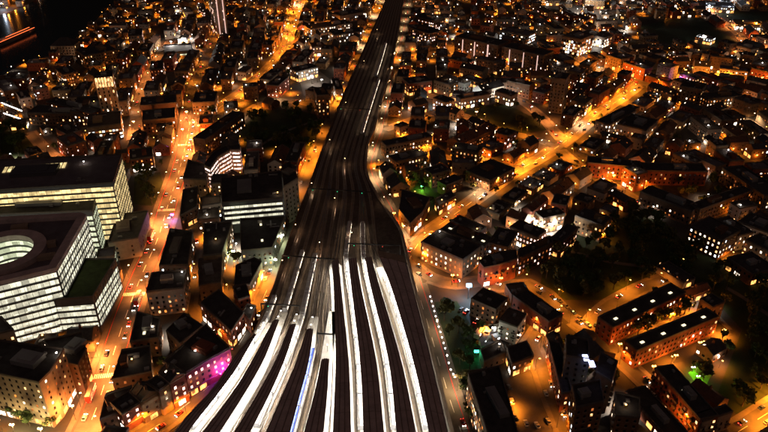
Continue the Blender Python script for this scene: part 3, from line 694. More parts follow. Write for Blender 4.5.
for i in range(len(Q)):
    a, b = Q[i], Q[(i + 1) % len(Q)]; e = (b - a); Ln = e.length
    if Ln < 5: continue
    e.normalize(); nn = Vector((e.y, -e.x)); p, q = a + e * .6 + nn * .07, b - e * .6 + nn * .07
    for f in range(9):
        z = 3.6 + 4.25 * f; mb = MB(); mb.face([(*p, z), (*q, z), (*q, z + 2.7), (*p, z + 2.7)]); mb.build('window_band', 'band_white', ro)
        mb = MB(); o1 = nn * .7; mb.face([(*p, z - .1), (*q, z - .1), (*(q + o1), z - .1), (*(p + o1), z - .1)]); mb.face([(*(p + o1), z - .5), (*(q + o1), z - .5), (*(q + o1), z - .1), (*(p + o1), z - .1)]); mb.build('sun_shelf', 'cladding', ro)
    mb = MB(); k = int(Ln / 3)
    for q_ in range(k):
        m = p.lerp(q, (q_ + .5) / k); m2 = m + nn * .35; t = e * .08
        mb.face([(*(m2 - t), 3), (*(m2 + t), 3), (*(m2 + t), hO - 1), (*(m2 - t), hO - 1)]); mb.face([(*(m - t), 3), (*(m2 - t), 3), (*(m2 - t), hO - 1), (*(m - t), hO - 1)])
    mb.build('mullions', 'cladding', ro)['kind'] = 'stuff'
for (x, y, s) in ((48, 246, 2.6), (47, 258, 2.2), (20, 228, 2)):
    p = G(x, y, hO) - cO; o = link('plant_room', unit_mesh('stone'), ro, (p.x, p.y, hO - .2), .3); o.scale = (9, 4, s)
building('stepped_office', 'white-banded office with a green planted roof beside the avenue', 'office', PL([(78, 259), (116, 259), (93, 297), (33, 302), (64, 283)], 24), 24, 'cladding', 'sedum', bands=('band_white', 4.1, 2.6, 3.5), units=0)
building('theatre', 'squat brown box building with a pale end wall beside the avenue', 'theatre', PL([(117, 215), (148, 211), (138, 238), (108, 243)], 14), 14, 'stone', 'gravel_roof', lit=.05, units=3, bay=6)
building('annex', 'small lit glass pavilion between the glass offices and the brown box', 'pavilion', PL([(98, 250), (115, 247), (114, 256), (97, 258)], 14), 14, 'concrete', 'membrane', bands=('band_green', 4, 2.6, 1), units=0)
building('hotel', 'tan slab hotel with staggered small windows in the bottom left corner', 'hotel', PL([(-28, 368), (39, 383), (50, 372), (64, 349), (-20, 338)], 28), 28, 'stone', 'bitumen', lit=.16, bay=3.4, ww=1.0, wh=1.4, units=4, shop=.8, pal='warm')
building('office_block', 'dark brick block squeezed between the tan hotel and the green-roofed office', 'office', PL([(43, 341), (82, 332), (86, 350), (78, 366), (62, 362)], 18), 18, 'brick_brown', 'bitumen', lit=.3, shop=.5, units=3)
building('office_block', 'tan stair block behind the hotel at the frame edge', 'office', PL([(-24, 319), (2, 317), (14, 330), (-10, 336)], 30), 30, 'stone', 'bitumen', lit=.2, units=1)
# ---- between the avenue and the railway
bl = building
bl('office_block', 'dark flat-roofed block with a row of lit windows on the avenue', 'office', PL([(170, 229), (193, 232), (188, 265), (159, 266)], 12), 12, 'concrete', 'bitumen', lit=.35, pal='white', units=4)
bl('apartment_block', 'pale rendered flats with balconies at the back lane bend', 'flats', PL([(152, 273), (187, 270), (183, 288), (146, 292)], 17), 17, 'render_white', 'bitumen', lit=.22, units=3, course=True)
bl('office_block', 'dark slab roof just below the pale balcony flats', 'office', PL([(184, 313), (203, 326), (180, 344), (166, 331)], 13), 13, 'brick_brown', 'bitumen', lit=.12, units=3)
bl('office_block', 'low dark roof with a lit yellow well by the avenue', 'office', PL([(137, 312), (160, 318), (158, 338), (130, 342)], 12), 12, 'brick_brown', 'bitumen', lit=.18, units=4, skyl=2)
bl('office_block', 'dark roofed workshop by the avenue, this side of the yellow well', 'workshop', PL([(122, 350), (150, 346), (152, 372), (112, 380)], 12), 12, 'brick_brown', 'bitumen', lit=.15, units=4)
bl('office_block', 'low dark sheds at the near end of the avenue', 'workshop', PL([(106, 394), (132, 386), (136, 405), (100, 420)], 9), 9, 'brick_brown', 'bitumen', lit=.12, units=3, skyl=1)
bl('purple_hall', 'long dark roof with a purple-lit brick front on the curving lane', 'hall', PL([(206, 325), (230, 348), (204, 362), (186, 373), (163, 362), (180, 348)], 16), 16, 'brick_red', 'bitumen', lit=.6, pal='pink', shop=.9, units=3, course=True)
bl('gabled_house', 'red brick gabled house beside the purple-lit hall', 'house', R((185, 374), (170, 383), (176, 362), 17), 17, 'brick_red', 'slate', kind='gable', lit=.55, pal='pink', shop=.9, chim=2, grow=.4, course=True)
bl('terrace_house', 'narrow yellow-lit townhouse two doors from the purple-lit hall', 'house', R((169.5, 383.5), (159, 391), (162, 372), 16), 16, 'brick_stock', 'slate', lit=.5, shop=.9, units=1, grow=.4, course=True)
bl('terrace_house', 'wide amber-lit brick house three doors from the purple-lit hall', 'house', R((158.5, 391.5), (141, 402), (150, 380), 14), 14, 'brick_stock', 'slate', kind='gable', lit=.5, shop=.9, chim=2, grow=.4, course=True)
bl('terrace_house', 'brick house with white-lit windows at the near end of the curving lane row', 'house', R((140.5, 402.5), (122, 414), (132, 390), 12), 12, 'brick_red', 'slate', lit=.6, pal='pink', shop=.7, units=2, grow=.4, course=True)
bl('warehouse', 'dark roofed brick warehouse with red-lit end on the curving lane', 'warehouse', PL([(200, 303), (219, 290), (244, 313), (231, 331)], 12), 12, 'brick_red', 'bitumen', lit=.35, pal='pink', shop=.7, units=3)
bl('brick_box', 'plain red brick box beside the lane under the viaduct', 'house', PL([(233, 288), (246, 284), (250, 296), (238, 300)], 11.5), 11.5, 'brick_red', 'bitumen', lit=.1, units=1)
bl('brick_box', 'small dark corner building touching the curving lane bend', 'house', PL([(247, 304), (256, 306), (250, 320), (243, 312)], 10), 10, 'brick_red', 'bitumen', lit=.3, units=1)
bl('townhouse', 'yellow-fronted block with dark roof beside the crescent', 'flats', PL([(188, 160), (211, 166), (206, 180), (183, 179)], 14.5), 14.5, 'brick_stock', 'bitumen', lit=.5, shop=.5, units=2)
bl('office_block', 'dark narrow roof on the avenue opposite the brown box', 'office', PL([(183, 190), (198, 187), (197, 207), (180, 216)], 11.5), 11.5, 'brick_brown', 'bitumen', lit=.2, shop=.6)
bl('office_block', 'pale-roofed low block behind the narrow avenue roof', 'office', PL([(203, 197), (221, 196), (221, 203), (202, 206)], 12), 12, 'render_white', 'stone', lit=.3, pal='white', units=0)
bl('office_block', 'low glassy block under the pale roof', 'office', PL([(199, 210), (219, 208), (219, 218), (197, 220)], 9), 9, 'concrete', 'gravel_roof', lit=.5, pal='white', units=3)
bl('crescent', 'curved flats with stacked white-lit balconies, outer wing', 'flats', PL([(204, 165), (213, 153), (226, 146), (230, 150), (218, 157), (210, 168)], 20), 20, 'render_white', 'slate', bands=('lit_pink', 3.4, 1.3, 2), units=0, grow=1)
bl('crescent', 'curved flats with stacked white-lit balconies, inner wing', 'flats', PL([(226.5, 146), (240, 144), (240, 150), (231, 150)], 20), 20, 'render_white', 'slate', bands=('lit_pink', 3.4, 1.3, 2), units=0, grow=1)
bl('station_office', 'wide dark office with two bright window strips facing the camera', 'office', PL([(221, 178), (281, 171), (283, 198), (222, 203)], 24), 24, 'cladding', 'bitumen', bands=('band_white', 4.0, 1.7, 6), units=4)
bl('station_office', 'dark angled stair tower at the lane end of the strip-lit office', 'office', PL([(281.5, 166), (290, 162), (298, 178), (284, 187)], 30), 30, 'concrete', 'bitumen', lit=.1, units=1, grow=1)
bl('office_block', 'square dark roof with white-lit edges below the strip-lit office', 'office', PL([(204, 224), (232, 222), (222, 254), (203, 256)], 14), 14, 'brick_stock', 'bitumen', lit=.4, pal='white', units=3)
bl('office_block', 'dark roof with scattered lit windows next to the viaduct lane', 'office', PL([(240, 219), (285, 217), (272, 248), (241, 251)], 13), 13, 'cladding', 'bitumen', lit=.35, pal='white', units=4, skyl=2)
bl('office_block', 'olive-roofed block between the back lane and the lit trees', 'office', PL([(198, 259), (222, 258), (221, 282), (199, 286)], 11), 11, 'brick_stock', 'gravel_roof', lit=.15, units=2)
bl('office_block', 'stepped pale pinkish block by the viaduct lane', 'office', PL([(236, 266), (254, 258), (262, 262), (250, 284), (234, 286)], 11), 11, 'render_white', 'bitumen', lit=.35, pal='pink', units=2, shop=.5)
# ---- upper left
bl('striped_tower', 'slim tower with a glowing crown and lit vertical stripes', 'tower', R((94, 79), (113, 77), (92, 73), 46), 46, 'stone', 'bitumen', lit=.35, pal='white', fh=3.4, bay=3.2, wh=2.2, units=1)
bl('office_block', 'lit office with window bands in front of the striped tower', 'office', R((87, 128), (121, 124), (82, 116), 14), 14, 'brick_stock', 'bitumen', lit=.7, pal='white', bay=2.6, ww=1.9, units=3)
bl('office_block', 'older dark-roofed block left of the striped tower', 'office', R((70, 112), (99, 110), (66, 98), 14), 14, 'brick_brown', 'bitumen', lit=.4, units=3)
bl('warehouse', 'long dark warehouse roof slanting down by the river approach', 'warehouse', R((27, 113), (38, 105), (66, 145), 12), 12, 'brick_brown', 'slate', lit=.2, units=2)
bl('flats', 'balcony flats with orange-lit stacked floors by the long warehouse', 'flats', R((46, 102), (57, 98), (66, 124), 14.5), 14.5, 'brick_red', 'bitumen', lit=.7, units=1)
bl('flats', 'second balcony flats, nearer the lit office bands', 'flats', R((71, 124), (82, 130), (86, 146), 13), 13, 'brick_red', 'bitumen', lit=.7, units=1)
bl('office_block', 'pale lit hall next to the two white footbridges', 'hall', R((20, 99), (31, 97), (18, 92), 12), 12, 'render_white', 'bitumen', lit=.8, pal='warm', units=1)
bl('office_block', 'low glowing kiosk below the white footbridges', 'kiosk', R((8, 125), (26, 123), (6, 121), 6), 6, 'stone', 'gravel_roof', lit=.9, shop=.9, units=0)
bl('warehouse', 'riverside building with pale front standing at the water edge', 'warehouse', R((50, 46), (73, 46), (50, 41), 11.5), 11.5, 'stone', 'slate', kind='hip', lit=.05)
bl('warehouse', 'long wharf building with orange-lit front near the river', 'warehouse', R((84, 56), (117, 50), (80, 49), 14.5), 14.5, 'brick_stock', 'slate', lit=.2, units=2)
bl('flats', 'grey flats with yellow windows at the shore lane', 'flats', R((63, 75), (78, 72), (60, 68), 14.5), 14.5, 'brick_stock', 'bitumen', lit=.55, bay=2.4, units=1)
bl('warehouse', 'pale pink-lit wharf with flat roof beyond the riverside street', 'warehouse', R((128, 36), (142, 35), (126, 30), 14.5), 14.5, 'render_white', 'bitumen', lit=.5, pal='pink', units=2)
bl('flats', 'dark flats block by the riverside street with red-lit panes', 'flats', R((150, 70), (163, 69), (148, 62), 14.5), 14.5, 'brick_red', 'bitumen', lit=.7, pal='pink', units=1)
bl('flats', 'long brown block between the riverside street and the avenue', 'flats', R((140, 106), (176, 103), (138, 98), 14), 14, 'brick_brown', 'slate', lit=.3, units=2)
bl('flats', 'second brown block nearer the camera between riverside street and avenue', 'flats', R((142, 121), (175, 118), (141, 111), 13), 13, 'brick_brown', 'slate', lit=.25, units=2)
bl('court_house', 'red-lit civic block beside the square of the avenue', 'hall', R((130, 160), (153, 157), (128, 150), 11.5), 11.5, 'brick_red', 'slate', lit=.6, shop=.9)
bl('residential_tower', 'tall narrow tower block with two lit stair strips at the top', 'tower', R((213, -2), (224, -3), (212, -8), 50), 50, 'concrete', 'bitumen', lit=.35, pal='pink', bay=4.5, fh=2.8, wh=2.2, units=1)
bl('car_park', 'open car park deck with white floodlights and green-white floor', 'car park', R((164, 53), (192, 51), (168, 45), 6), 6, 'concrete', 'membrane', bands=('band_green', 3, 1.4, 1), units=0)
bl('hall', 'yellow stone hall with many windows on the square', 'hall', R((192, 103), (215, 102), (190, 93), 13), 13, 'brick_stock', 'slate', lit=.7, fh=3.2, bay=2.4)
bl('flats', 'dark long roof angled between the square and the park', 'flats', R((205, 140), (244, 113), (208, 128), 14), 14, 'brick_brown', 'slate', lit=.3, units=3)
bl('school', 'white-lit building wrapping a bright court near the viaduct lane', 'school', R((298, 72), (318, 67), (296, 67), 11.5), 11.5, 'render_white', 'slate', lit=.8, pal='white', shop=.8)
bl('school', 'second white-lit wing beside the bright court near the viaduct lane', 'school', R((331, 79), (336, 90), (337, 76), 11), 11, 'render_white', 'slate', lit=.8, pal='white', shop=.8)
bl('flats', 'square dark tower block beside the viaduct lane next to the court', 'tower', R((317, 96), (329, 95), (316, 88), 24), 24, 'brick_brown', 'bitumen', lit=.3, units=1)
bl('flats', 'white-fronted long block second from the top beside the viaduct lane', 'flats', R((310, 29), (352, 23), (308, 25), 11.5), 11.5, 'render_white', 'slate', lit=.5, pal='white')
bl('flats', 'white-fronted angled block between viaduct lane and long white block', 'flats', R((334, 35), (362, 31), (333, 31), 11.5), 11.5, 'render_white', 'slate', lit=.6, pal='white')
bl('flats', 'topmost white-lit block beside the viaduct lane', 'flats', R((340, 16), (362, 12), (338, 12), 11), 11, 'render_white', 'slate', lit=.7, pal='white')
bl('flats', 'reddish-lit low block left of the bright court', 'flats', R((312, 47), (325, 46), (311, 43), 12), 12, 'render_white', 'tile_roof', lit=.8, pal='pink', shop=.9)
# ---- right of the railway, far
bl('flats', 'far slab with white dot windows beside the road by the tracks', 'flats', R((413, 16), (434, 21), (415, 11), 13), 13, 'brick_brown', 'bitumen', lit=.6, pal='pink')
bl('flats', 'nearer slab with white dot windows beside the road by the tracks', 'flats', R((409, 28), (430, 34), (411, 22), 14.5), 14.5, 'brick_brown', 'bitumen', lit=.5, pal='pink')
bl('depot', 'lit low sheds with white roofs near the top beside the tracks', 'shed', R((414, 7), (446, 10), (416, 3), 7), 7, 'render_white', 'stone', lit=.9, shop=.9)
bl('slab_block', 'long far slab with tall white stair strips', 'flats', R((455, 37), (498, 46), (457, 31), 20), 20, 'brick_brown', 'bitumen', lit=.25, pal='pink', bay=4, units=3)
bl('slab_block', 'long far slab continuing from the stair-strip one', 'flats', R((502, 47), (544, 56), (504, 41), 20), 20, 'brick_brown', 'bitumen', lit=.25, pal='pink', bay=4, units=3)
bl('grid_office', 'small white-lit grid office behind the far slabs', 'office', R((500, 31), (528, 36), (502, 26), 11.5), 11.5, 'concrete', 'membrane', lit=.95, pal='cool', bay=3, ww=2.2)
bl('grid_office', 'bright grid office with pale windows left of the twin glare lamps', 'office', R((562, 36), (581, 40), (575, 31), 20), 20, 'concrete', 'gravel_roof', lit=.95, pal='white', bay=3, ww=2.2, wh=2.2)
bl('grid_office', 'rear wing of the bright grid office', 'office', R((580, 33), (605, 38), (582, 29), 13), 13, 'concrete', 'gravel_roof', lit=.9, pal='white', bay=3, ww=2.2, wh=2.2)
bl('tower_block', 'dark tower block with few lights beyond the white-gabled halls', 'tower', R((552, 78), (566, 80), (554, 72), 34), 34, 'concrete', 'bitumen', lit=.08)
bl('hall', 'pale hall with white gable beside the bright diagonal street', 'hall', R((596, 121), (609, 125), (620, 106), 11.5), 11.5, 'render_white', 'slate', lit=.4, pal='white', grow=1)
bl('hall', 'second pale hall behind the white-gabled one', 'hall', R((617, 124), (646, 131), (622, 112), 11), 11, 'render_white', 'bitumen', lit=.5, pal='warm')
bl('flats', 'long thin white-lit terrace above the dark football field', 'terrace', R((461, 99), (490, 94), (460, 95), 11), 11, 'render_white', 'slate', lit=.9, pal='cool', shop=.8)
bl('flats', 'short white-lit terrace next to the long thin one', 'terrace', R((495, 91), (511, 96), (497, 87), 11), 11, 'render_white', 'slate', lit=.9, pal='white', shop=.8)
bl('flats', 'orange-lit brick block by the lane right of the tracks', 'flats', R((409, 84), (432, 81), (408, 78), 13), 13, 'brick_red', 'slate', lit=.35, pal='amber', shop=.8)
bl('flats', 'block beside the orange-lit one with pale end', 'flats', R((434, 80), (449, 85), (437, 75), 13), 13, 'brick_stock', 'slate', lit=.35, shop=.5)
bl('hall', 'teal-white lit hall in the middle distance right of the tracks', 'hall', R((433, 98), (446, 103), (436, 93), 12), 12, 'render_white', 'slate', lit=.8, pal='cool')
# ---- estate courts right of the railway
bl('court_flats', 'warm-lit estate block facing the camera by the green-lit tree', 'flats', R((396, 162), (427, 155), (393, 155), 12), 12, 'brick_stock', 'slate', lit=.45, bay=2.6)
bl('court_flats', 'long estate block behind the warm-lit one', 'flats', R((386, 146), (432, 137), (384, 141), 12), 12, 'brick_stock', 'slate', lit=.4, bay=2.6)
bl('court_flats', 'estate block with pale roof edge in the middle of the courts', 'flats', R((452, 148), (478, 153), (455, 142), 12), 12, 'brick_stock', 'slate', lit=.5)
bl('court_flats', 'stubby estate block with gables by the central court', 'flats', R((432, 175), (450, 170), (428, 168), 11.5), 11.5, 'brick_brown', 'slate', lit=.5, pal='pink')
bl('court_flats', 'big dark roof beside the bright diagonal street', 'flats', R((466, 171), (490, 181), (490, 159), 9), 9, 'brick_brown', 'slate', lit=.35)
bl('court_flats', 'dark roofed block in the inner court by the diagonal street', 'flats', R((446, 186), (463, 179), (442, 180), 9), 9, 'brick_brown', 'slate', lit=.4, shop=.5)
bl('court_flats', 'dark corner block where the diagonal street meets the tracks road', 'flats', PL([(402, 190), (430, 198), (422, 213), (410, 224), (399, 210)], 10), 10, 'brick_brown', 'slate', lit=.3, shop=.5, units=3)
bl('court_flats', 'row of dark houses with skylights on the diagonal street', 'terrace', PL([(435, 199), (450, 191), (456, 196), (439, 206)], 8), 8, 'brick_brown', 'slate', lit=.4, shop=.7)
bl('long_warehouse', 'brick warehouse with four rows of lit windows at the road junction', 'warehouse', R((421, 242), (463, 260), (437, 229), 14), 14, 'brick_stock', 'bitumen', lit=.85, pal='warm', bay=3.2, fh=3.8, units=5)
bl('warehouse', 'dark roof with round skylights between the warehouse and the red-windowed row', 'warehouse', R((440, 230), (484, 247), (451, 222), 11.5), 11.5, 'brick_brown', 'bitumen', lit=.2, skyl=4)
bl('warehouse', 'red-windowed row behind the skylight roof', 'warehouse', R((451, 221), (478, 233), (458, 215), 13), 13, 'brick_red', 'slate', lit=.8, pal='pink')
bl('curved_block', 'curved brick block with rounded end above the front street', 'flats', PL([(479, 262), (484, 257), (500, 252), (516, 250), (517, 259), (500, 265), (484, 268)], 14), 14, 'brick_red', 'slate', lit=.4, shop=.4, grow=1)
bl('curved_block', 'straight wing running on from the curved brick block', 'flats', PL([(518, 250), (550, 236), (553, 243), (519, 259)], 13), 13, 'brick_brown', 'slate', lit=.6, pal='pink', grow=1)
bl('courtyard_block', 'dazzling white-lit wing on the near side of the court', 'flats', R((510, 227), (537, 238), (516, 219), 12), 12, 'brick_stock', 'slate', lit=.95, pal='pink', bay=2.3, shop=.9)
bl('courtyard_block', 'white-lit wing with gable end on the park side of the court', 'flats', R((562, 243), (578, 228), (552, 237), 12), 12, 'brick_red', 'slate', lit=.9, pal='pink', bay=2.4, shop=.9)
bl('courtyard_block', 'back wing of the dazzling white-lit court', 'flats', R((543, 219), (565, 214), (541, 211), 12), 12, 'brick_stock', 'slate', lit=.9, pal='pink', bay=2.4, shop=.9)
bl('courtyard_block', 'dark roof filling between the court wings and the warehouse', 'flats', R((488, 243), (508, 248), (500, 228), 11.5), 11.5, 'brick_brown', 'slate', lit=.5, pal='white')
bl('flats', 'yellow-lit flats at the park edge beyond the white court', 'flats', R((575, 216), (603, 226), (580, 207), 13), 13, 'brick_stock', 'slate', lit=.75, pal='warm', bay=2.4)
bl('flats', 'orange-fronted gabled block beyond the white court', 'flats', R((551, 203), (566, 206), (556, 194), 12), 12, 'brick_red', 'slate', lit=.3, pal='amber')
bl('slab_block', 'long orange-lit brick slab across the upper right, nearer half', 'flats', R((645, 171), (708, 172), (645, 163), 12), 12, 'brick_red', 'bitumen', lit=.2, units=3, bay=3.4)
bl('slab_block', 'long orange-lit brick slab across the upper right, farther half', 'flats', R((588, 163), (641, 168), (590, 157), 12), 12, 'brick_red', 'bitumen', lit=.25, units=3, bay=3.4)
bl('slab_block', 'dark slab closing the orange court on the camera side', 'flats', R((700, 210), (752, 191), (694, 203), 12), 12, 'brick_brown', 'bitumen', lit=.12, units=3)
bl('slab_block', 'slab with pale framed bays running down the right edge', 'flats', R((722, 168), (764, 196), (733, 160), 12), 12, 'brick_stock', 'slate', lit=.3, units=2)
bl('slab_block', 'dark slab beside the estate road left of the orange court', 'flats', R((640, 192), (692, 212), (650, 186), 11), 11, 'brick_brown', 'bitumen', lit=.35, units=3)
bl('flats', 'dark block with three rows of bright windows by the park', 'flats', R((690, 226), (722, 241), (703, 214), 14.5), 14.5, 'brick_brown', 'slate', lit=.8, pal='white')
bl('flats', 'long low roof with white ridge light right of the bright-windowed block', 'flats', R((714, 220), (739, 236), (722, 213), 11.5), 11.5, 'render_white', 'slate', lit=.6, pal='white')
bl('depot', 'dark hall with a white strip along its front near the right edge', 'hall', R((727, 258), (752, 275), (745, 248), 8), 8, 'brick_brown', 'bitumen', lit=.5, pal='white', shop=.9)
bl('flats', 'bright orange building at the right edge beside the dark hall', 'flats', R((745, 240), (775, 255), (752, 230), 12), 12, 'brick_stock', 'slate', lit=.7, shop=.9)
bl('flats', 'white-lit flats at the right edge above the orange building', 'flats', R((738, 222), (775, 236), (748, 212), 11.5), 11.5, 'render_white', 'slate', lit=.6, pal='white')
bl('park_hut', 'small flat pavilion standing alone on the dark park', 'pavilion', R((657, 266), (684, 283), (667, 261), 5), 5, 'render_white', 'bitumen', lit=.3, shop=.5, units=1)
bl('flats', 'far lit block with rows of windows near the right edge', 'flats', R((708, 99), (742, 96), (706, 93), 12), 12, 'brick_stock', 'slate', lit=.85, pal='warm')
bl('flats', 'dark far tower with purple corner light', 'tower', R((680, 86), (702, 90), (684, 80), 20), 20, 'brick_brown', 'bitumen', lit=.2)
bl('stand', 'small floodlit white pavilion on the far playing field', 'pavilion', R((695, 37), (711, 40), (697, 34), 7), 7, 'render_white', 'membrane', lit=1.0, pal='cool', shop=.9)
bl('depot', 'far depot with a bluish white lit apron at the top right', 'shed', R((700, 6), (735, 8), (702, 1), 8), 8, 'render_white', 'membrane', lit=.9, pal='cool', shop=.9)
bl('depot', 'long orange-lit shed below the far depot', 'shed', R((736, 24), (775, 26), (738, 20), 7), 7, 'render_white', 'gravel_roof', lit=.8, pal='amber', shop=.9)
# ---- lower right
bl('red_slab', 'red brick slab with four roof lights, the one nearer the park', 'flats', R((613, 328), (686, 293), (598, 317), 12), 12, 'brick_red', 'bitumen', lit=.22, pal='warm', skyl=4, units=0, bay=2.6)
bl('red_slab', 'red brick slab with four roof lights, the one nearer the camera', 'flats', R((637, 351), (719, 317), (625, 341), 12), 12, 'brick_red', 'bitumen', lit=.28, pal='warm', skyl=4, units=0, bay=2.6)
bl('red_slab', 'third red brick slab with dark roof beside the floodlit garden', 'flats', R((655, 368), (700, 420), (669, 361), 12), 12, 'brick_red', 'bitumen', lit=.25, pal='amber', skyl=1, units=1, bay=2.6)
bl('flats', 'pale end block at the foot of the third red slab', 'flats', R((703, 422), (733, 412), (697, 414), 11), 11, 'stone', 'bitumen', lit=.3)
bl('lamp_lit_row', 'dark roofed row with a line of lamps along its front', 'terrace', R((513, 296), (549, 322), (524, 288), 11), 11, 'brick_red', 'slate', lit=.3, shop=.6, grow=2)
bl('office_block', 'brick office beside the star-bright lamp', 'office', R((471, 299), (496, 310), (478, 286), 11.5), 11.5, 'brick_brown', 'bitumen', lit=.15, units=2)
bl('long_office', 'long dark roof with a lattice-lit side wall at the bottom', 'office', PL([(468, 374), (499, 366), (520, 440), (492, 446)], 20), 20, 'stone', 'bitumen', lit=.55, pal='warm', bay=2.2, fh=3.2, ww=1.1, units=5)
bl('shed', 'low dark sheds around the construction yard', 'shed', PL([(480, 350), (500, 340), (506, 352), (484, 362)], 7), 7, 'brick_brown', 'bitumen', lit=.1, units=1)
bl('house', 'dark roof with yellow-lit shopfront by the parking yard', 'shop', PL([(507, 348), (527, 341), (534, 356), (512, 364)], 9), 9, 'stone', 'slate', lit=.5, shop=1.0, units=0)
bl('tower_block', 'black slab tower with bluish lit stair strips', 'tower', PL([(566, 336), (588, 340), (590, 360), (566, 356)], 26), 26, 'cladding', 'bitumen', lit=.06, units=2)
bl('tower_block', 'dark L-shaped block at the bottom edge right of the parking yard', 'flats', PL([(572, 385), (600, 380), (604, 402), (576, 408)], 22), 22, 'brick_brown', 'bitumen', lit=.22, pal='white', units=2)
bl('tower_block', 'dark block between the bluish strip tower and the red slab street', 'flats', PL([(600, 352), (618, 362), (612, 382), (596, 372)], 20), 20, 'brick_brown', 'bitumen', lit=.15, pal='white')
bl('flats', 'dark flats with a column of bright windows near the bottom edge', 'flats', PL([(615, 392), (640, 398), (640, 418), (616, 416)], 14.5), 14.5, 'brick_brown', 'bitumen', lit=.2, pal='white')
bl('terrace', 'black terrace wall edging the parking yard street', 'terrace', PL([(548, 340), (560, 344), (572, 392), (562, 394)], 12), 12, 'brick_red', 'slate', lit=.25)

# ---- purple light on the hall front, strips, bright yards
def light(name, px, py, z, energy, col, size=.5, kind='POINT', parent=None):
    d = bpy.data.lights.new(name, kind); d.energy = energy; d.color = col; d.shadow_soft_size = size
    p = G(px, py, z); return link(name, d, parent, (p.x, p.y, z))
SOD, WRM, WHT = (1.0, .265, .015), (1.0, .30, .06), (1.0, .84, .68)
# ------------------------------------------------------------------ street lamps
def lamp_mesh(hh, arm, lens):
    m = MB(); m.tube((0, 0, 0), (0, 0, hh), .11, .07, 5); m.tube((0, 0, hh), (arm, 0, hh + .35), .06, .05, 4); me = m.mesh('street_lamp', 'steel_dark')
    q = MB(); x = arm + .25; v = [(x, 0, hh + .6), (x, 0, hh + .05)] + [(x + .55 * math.cos(a), .45 * math.sin(a), hh + .3) for a in [i * math.pi / 3 for i in range(6)]]
    k = len(q.v); q.v += v
    for i in range(6): q.f += [(k, k + 2 + i, k + 2 + (i + 1) % 6), (k + 1, k + 2 + (i + 1) % 6, k + 2 + i)]; q.m += [0, 0]
    return me, q.mesh('lantern', lens), (x, 0, hh - .15)
LM = {'sodium': lamp_mesh(8.0, 1.2, 'lens_sodium'), 'warm': lamp_mesh(9.0, 1.4, 'lens_warm'), 'lane': lamp_mesh(5.0, .5, 'lens_sodium'), 'white': lamp_mesh(6.0, .5, 'lens_white'), 'pale': lamp_mesh(9.0, 1.4, 'lens_warm')}
LD = {}; LAMP_GAIN = 10.0; HOT_GAIN = 1.2; HAZE = 0.0
def ldata(kind, pw):
    k = (kind, pw)
    if k not in LD:
        d = bpy.data.lights.new('lamp_light', 'SPOT'); d.energy = pw * LAMP_GAIN; d.spot_size = math.radians(148); d.spot_blend = .6; d.shadow_soft_size = .3
        d.color = {'sodium': SOD, 'warm': WRM, 'lane': SOD, 'white': WHT, 'pale': (1.0, .60, .28)}[kind]; LD[k] = d
    return LD[k]
LAMPS = []
def lamp(x, y, rz, kind, pw, label, group, name='street_lamp'):
    me, ln, lp = LM[kind]; o = link(name, me, None, (x, y, .02), rz); tag(o, label, 'lamp', group)
    link('lantern', ln, o); link('lamp_light', ldata(kind, pw), o, lp); LAMPS.append((x, y)); return o
def inframe(x, y, mx=14, my=12):
    p = PX(x, y); return -mx < p[0] < 768 + mx and -my < p[1] < 432 + my * 2
VIA = np.zeros_like(OCC); paint(VPOLY, 2.5, VIA)
def hit(x, y, arr):
    i, j = int((x - OX) / CS), int((y - OY) / CS); return not (0 <= i < arr.shape[0] and 0 <= j < arr.shape[1]) or arr[i, j]
for k, (desc, pts, wd, lc, pw, sp, nc) in ROADS.items():
    L = ROADW[k]; d = arc(L); s = sp * .4; q = 1; cnt = {1: 0, -1: 0}
    # order from the camera outwards so that "nearest" counting holds
    if (L[0]).length > (L[-1]).length: L = L[::-1]; d = arc(L)
    while s < d[-1]:
        p, e = at_s(L, d, s); n = Vector((-e.y, e.x)) * q; c = p + n * (wd / 2 + .4)
        if inframe(c.x, c.y) and not hit(c.x, c.y, VIA) and not hit(c.x, c.y, BMASK):
            cnt[q] += 1
            lamp(c.x, c.y, math.atan2(-n.y, -n.x), ('pale' if lc == 'sodium' and rnd() < .08 else lc), round(pw * random.choice((.35, .8, 1.2, 1.8))), 'street lamp on %s, %s from the near end, %s kerb' % (desc, ORD[cnt[q] - 1], 'left' if n.x < 0 else 'right'), 'street lamps')
        s += sp * U(.85, 1.15); q = -q
# ------------------------------------------------------------------ filler houses along and between the streets
LAND = [(30, 250, 'the round light well office'), (75, 275, 'the green-roofed office'), (60, 165, 'the cream-topped office'), (25, 380, 'the tan hotel'), (105, 90, 'the striped tower'), (215, 345, 'the purple-lit hall'),
        (250, 190, 'the strip-lit office'), (225, 155, 'the white crescent'), (220, 10, 'the narrow top tower'), (178, 46, 'the floodlit car park'), (195, 125, 'the glowing square'), (315, 82, 'the bright white court'), (285, 130, 'the dark park'),
        (430, 20, 'the white-dot slabs'), (500, 45, 'the stair-strip slabs'), (580, 40, 'the bright grid office'), (475, 97, 'the white-lit terrace'), (510, 112, 'the dark field'), (420, 160, 'the warm estate courts'),
        (440, 250, 'the four-row warehouse'), (540, 228, 'the dazzling white court'), (610, 118, 'the white-gabled hall'), (650, 168, 'the long orange slab'), (710, 235, 'the bright-windowed block'), (640, 320, 'the red slabs'),
        (620, 260, 'the dark park'), (690, 380, 'the floodlit garden'), (580, 350, 'the bluish strip tower'), (490, 400, 'the lattice-lit office'), (455, 340, 'the construction yard'), (535, 400, 'the parking yard'), (470, 297, 'the star-bright lamp'),
        (700, 40, 'the floodlit field pavilion'), (730, 95, 'the far lit block'), (30, 40, 'the river'), (250, 40, 'the glowing cross street'), (640, 60, 'the far estate road'), (720, 10, 'the far depot')]
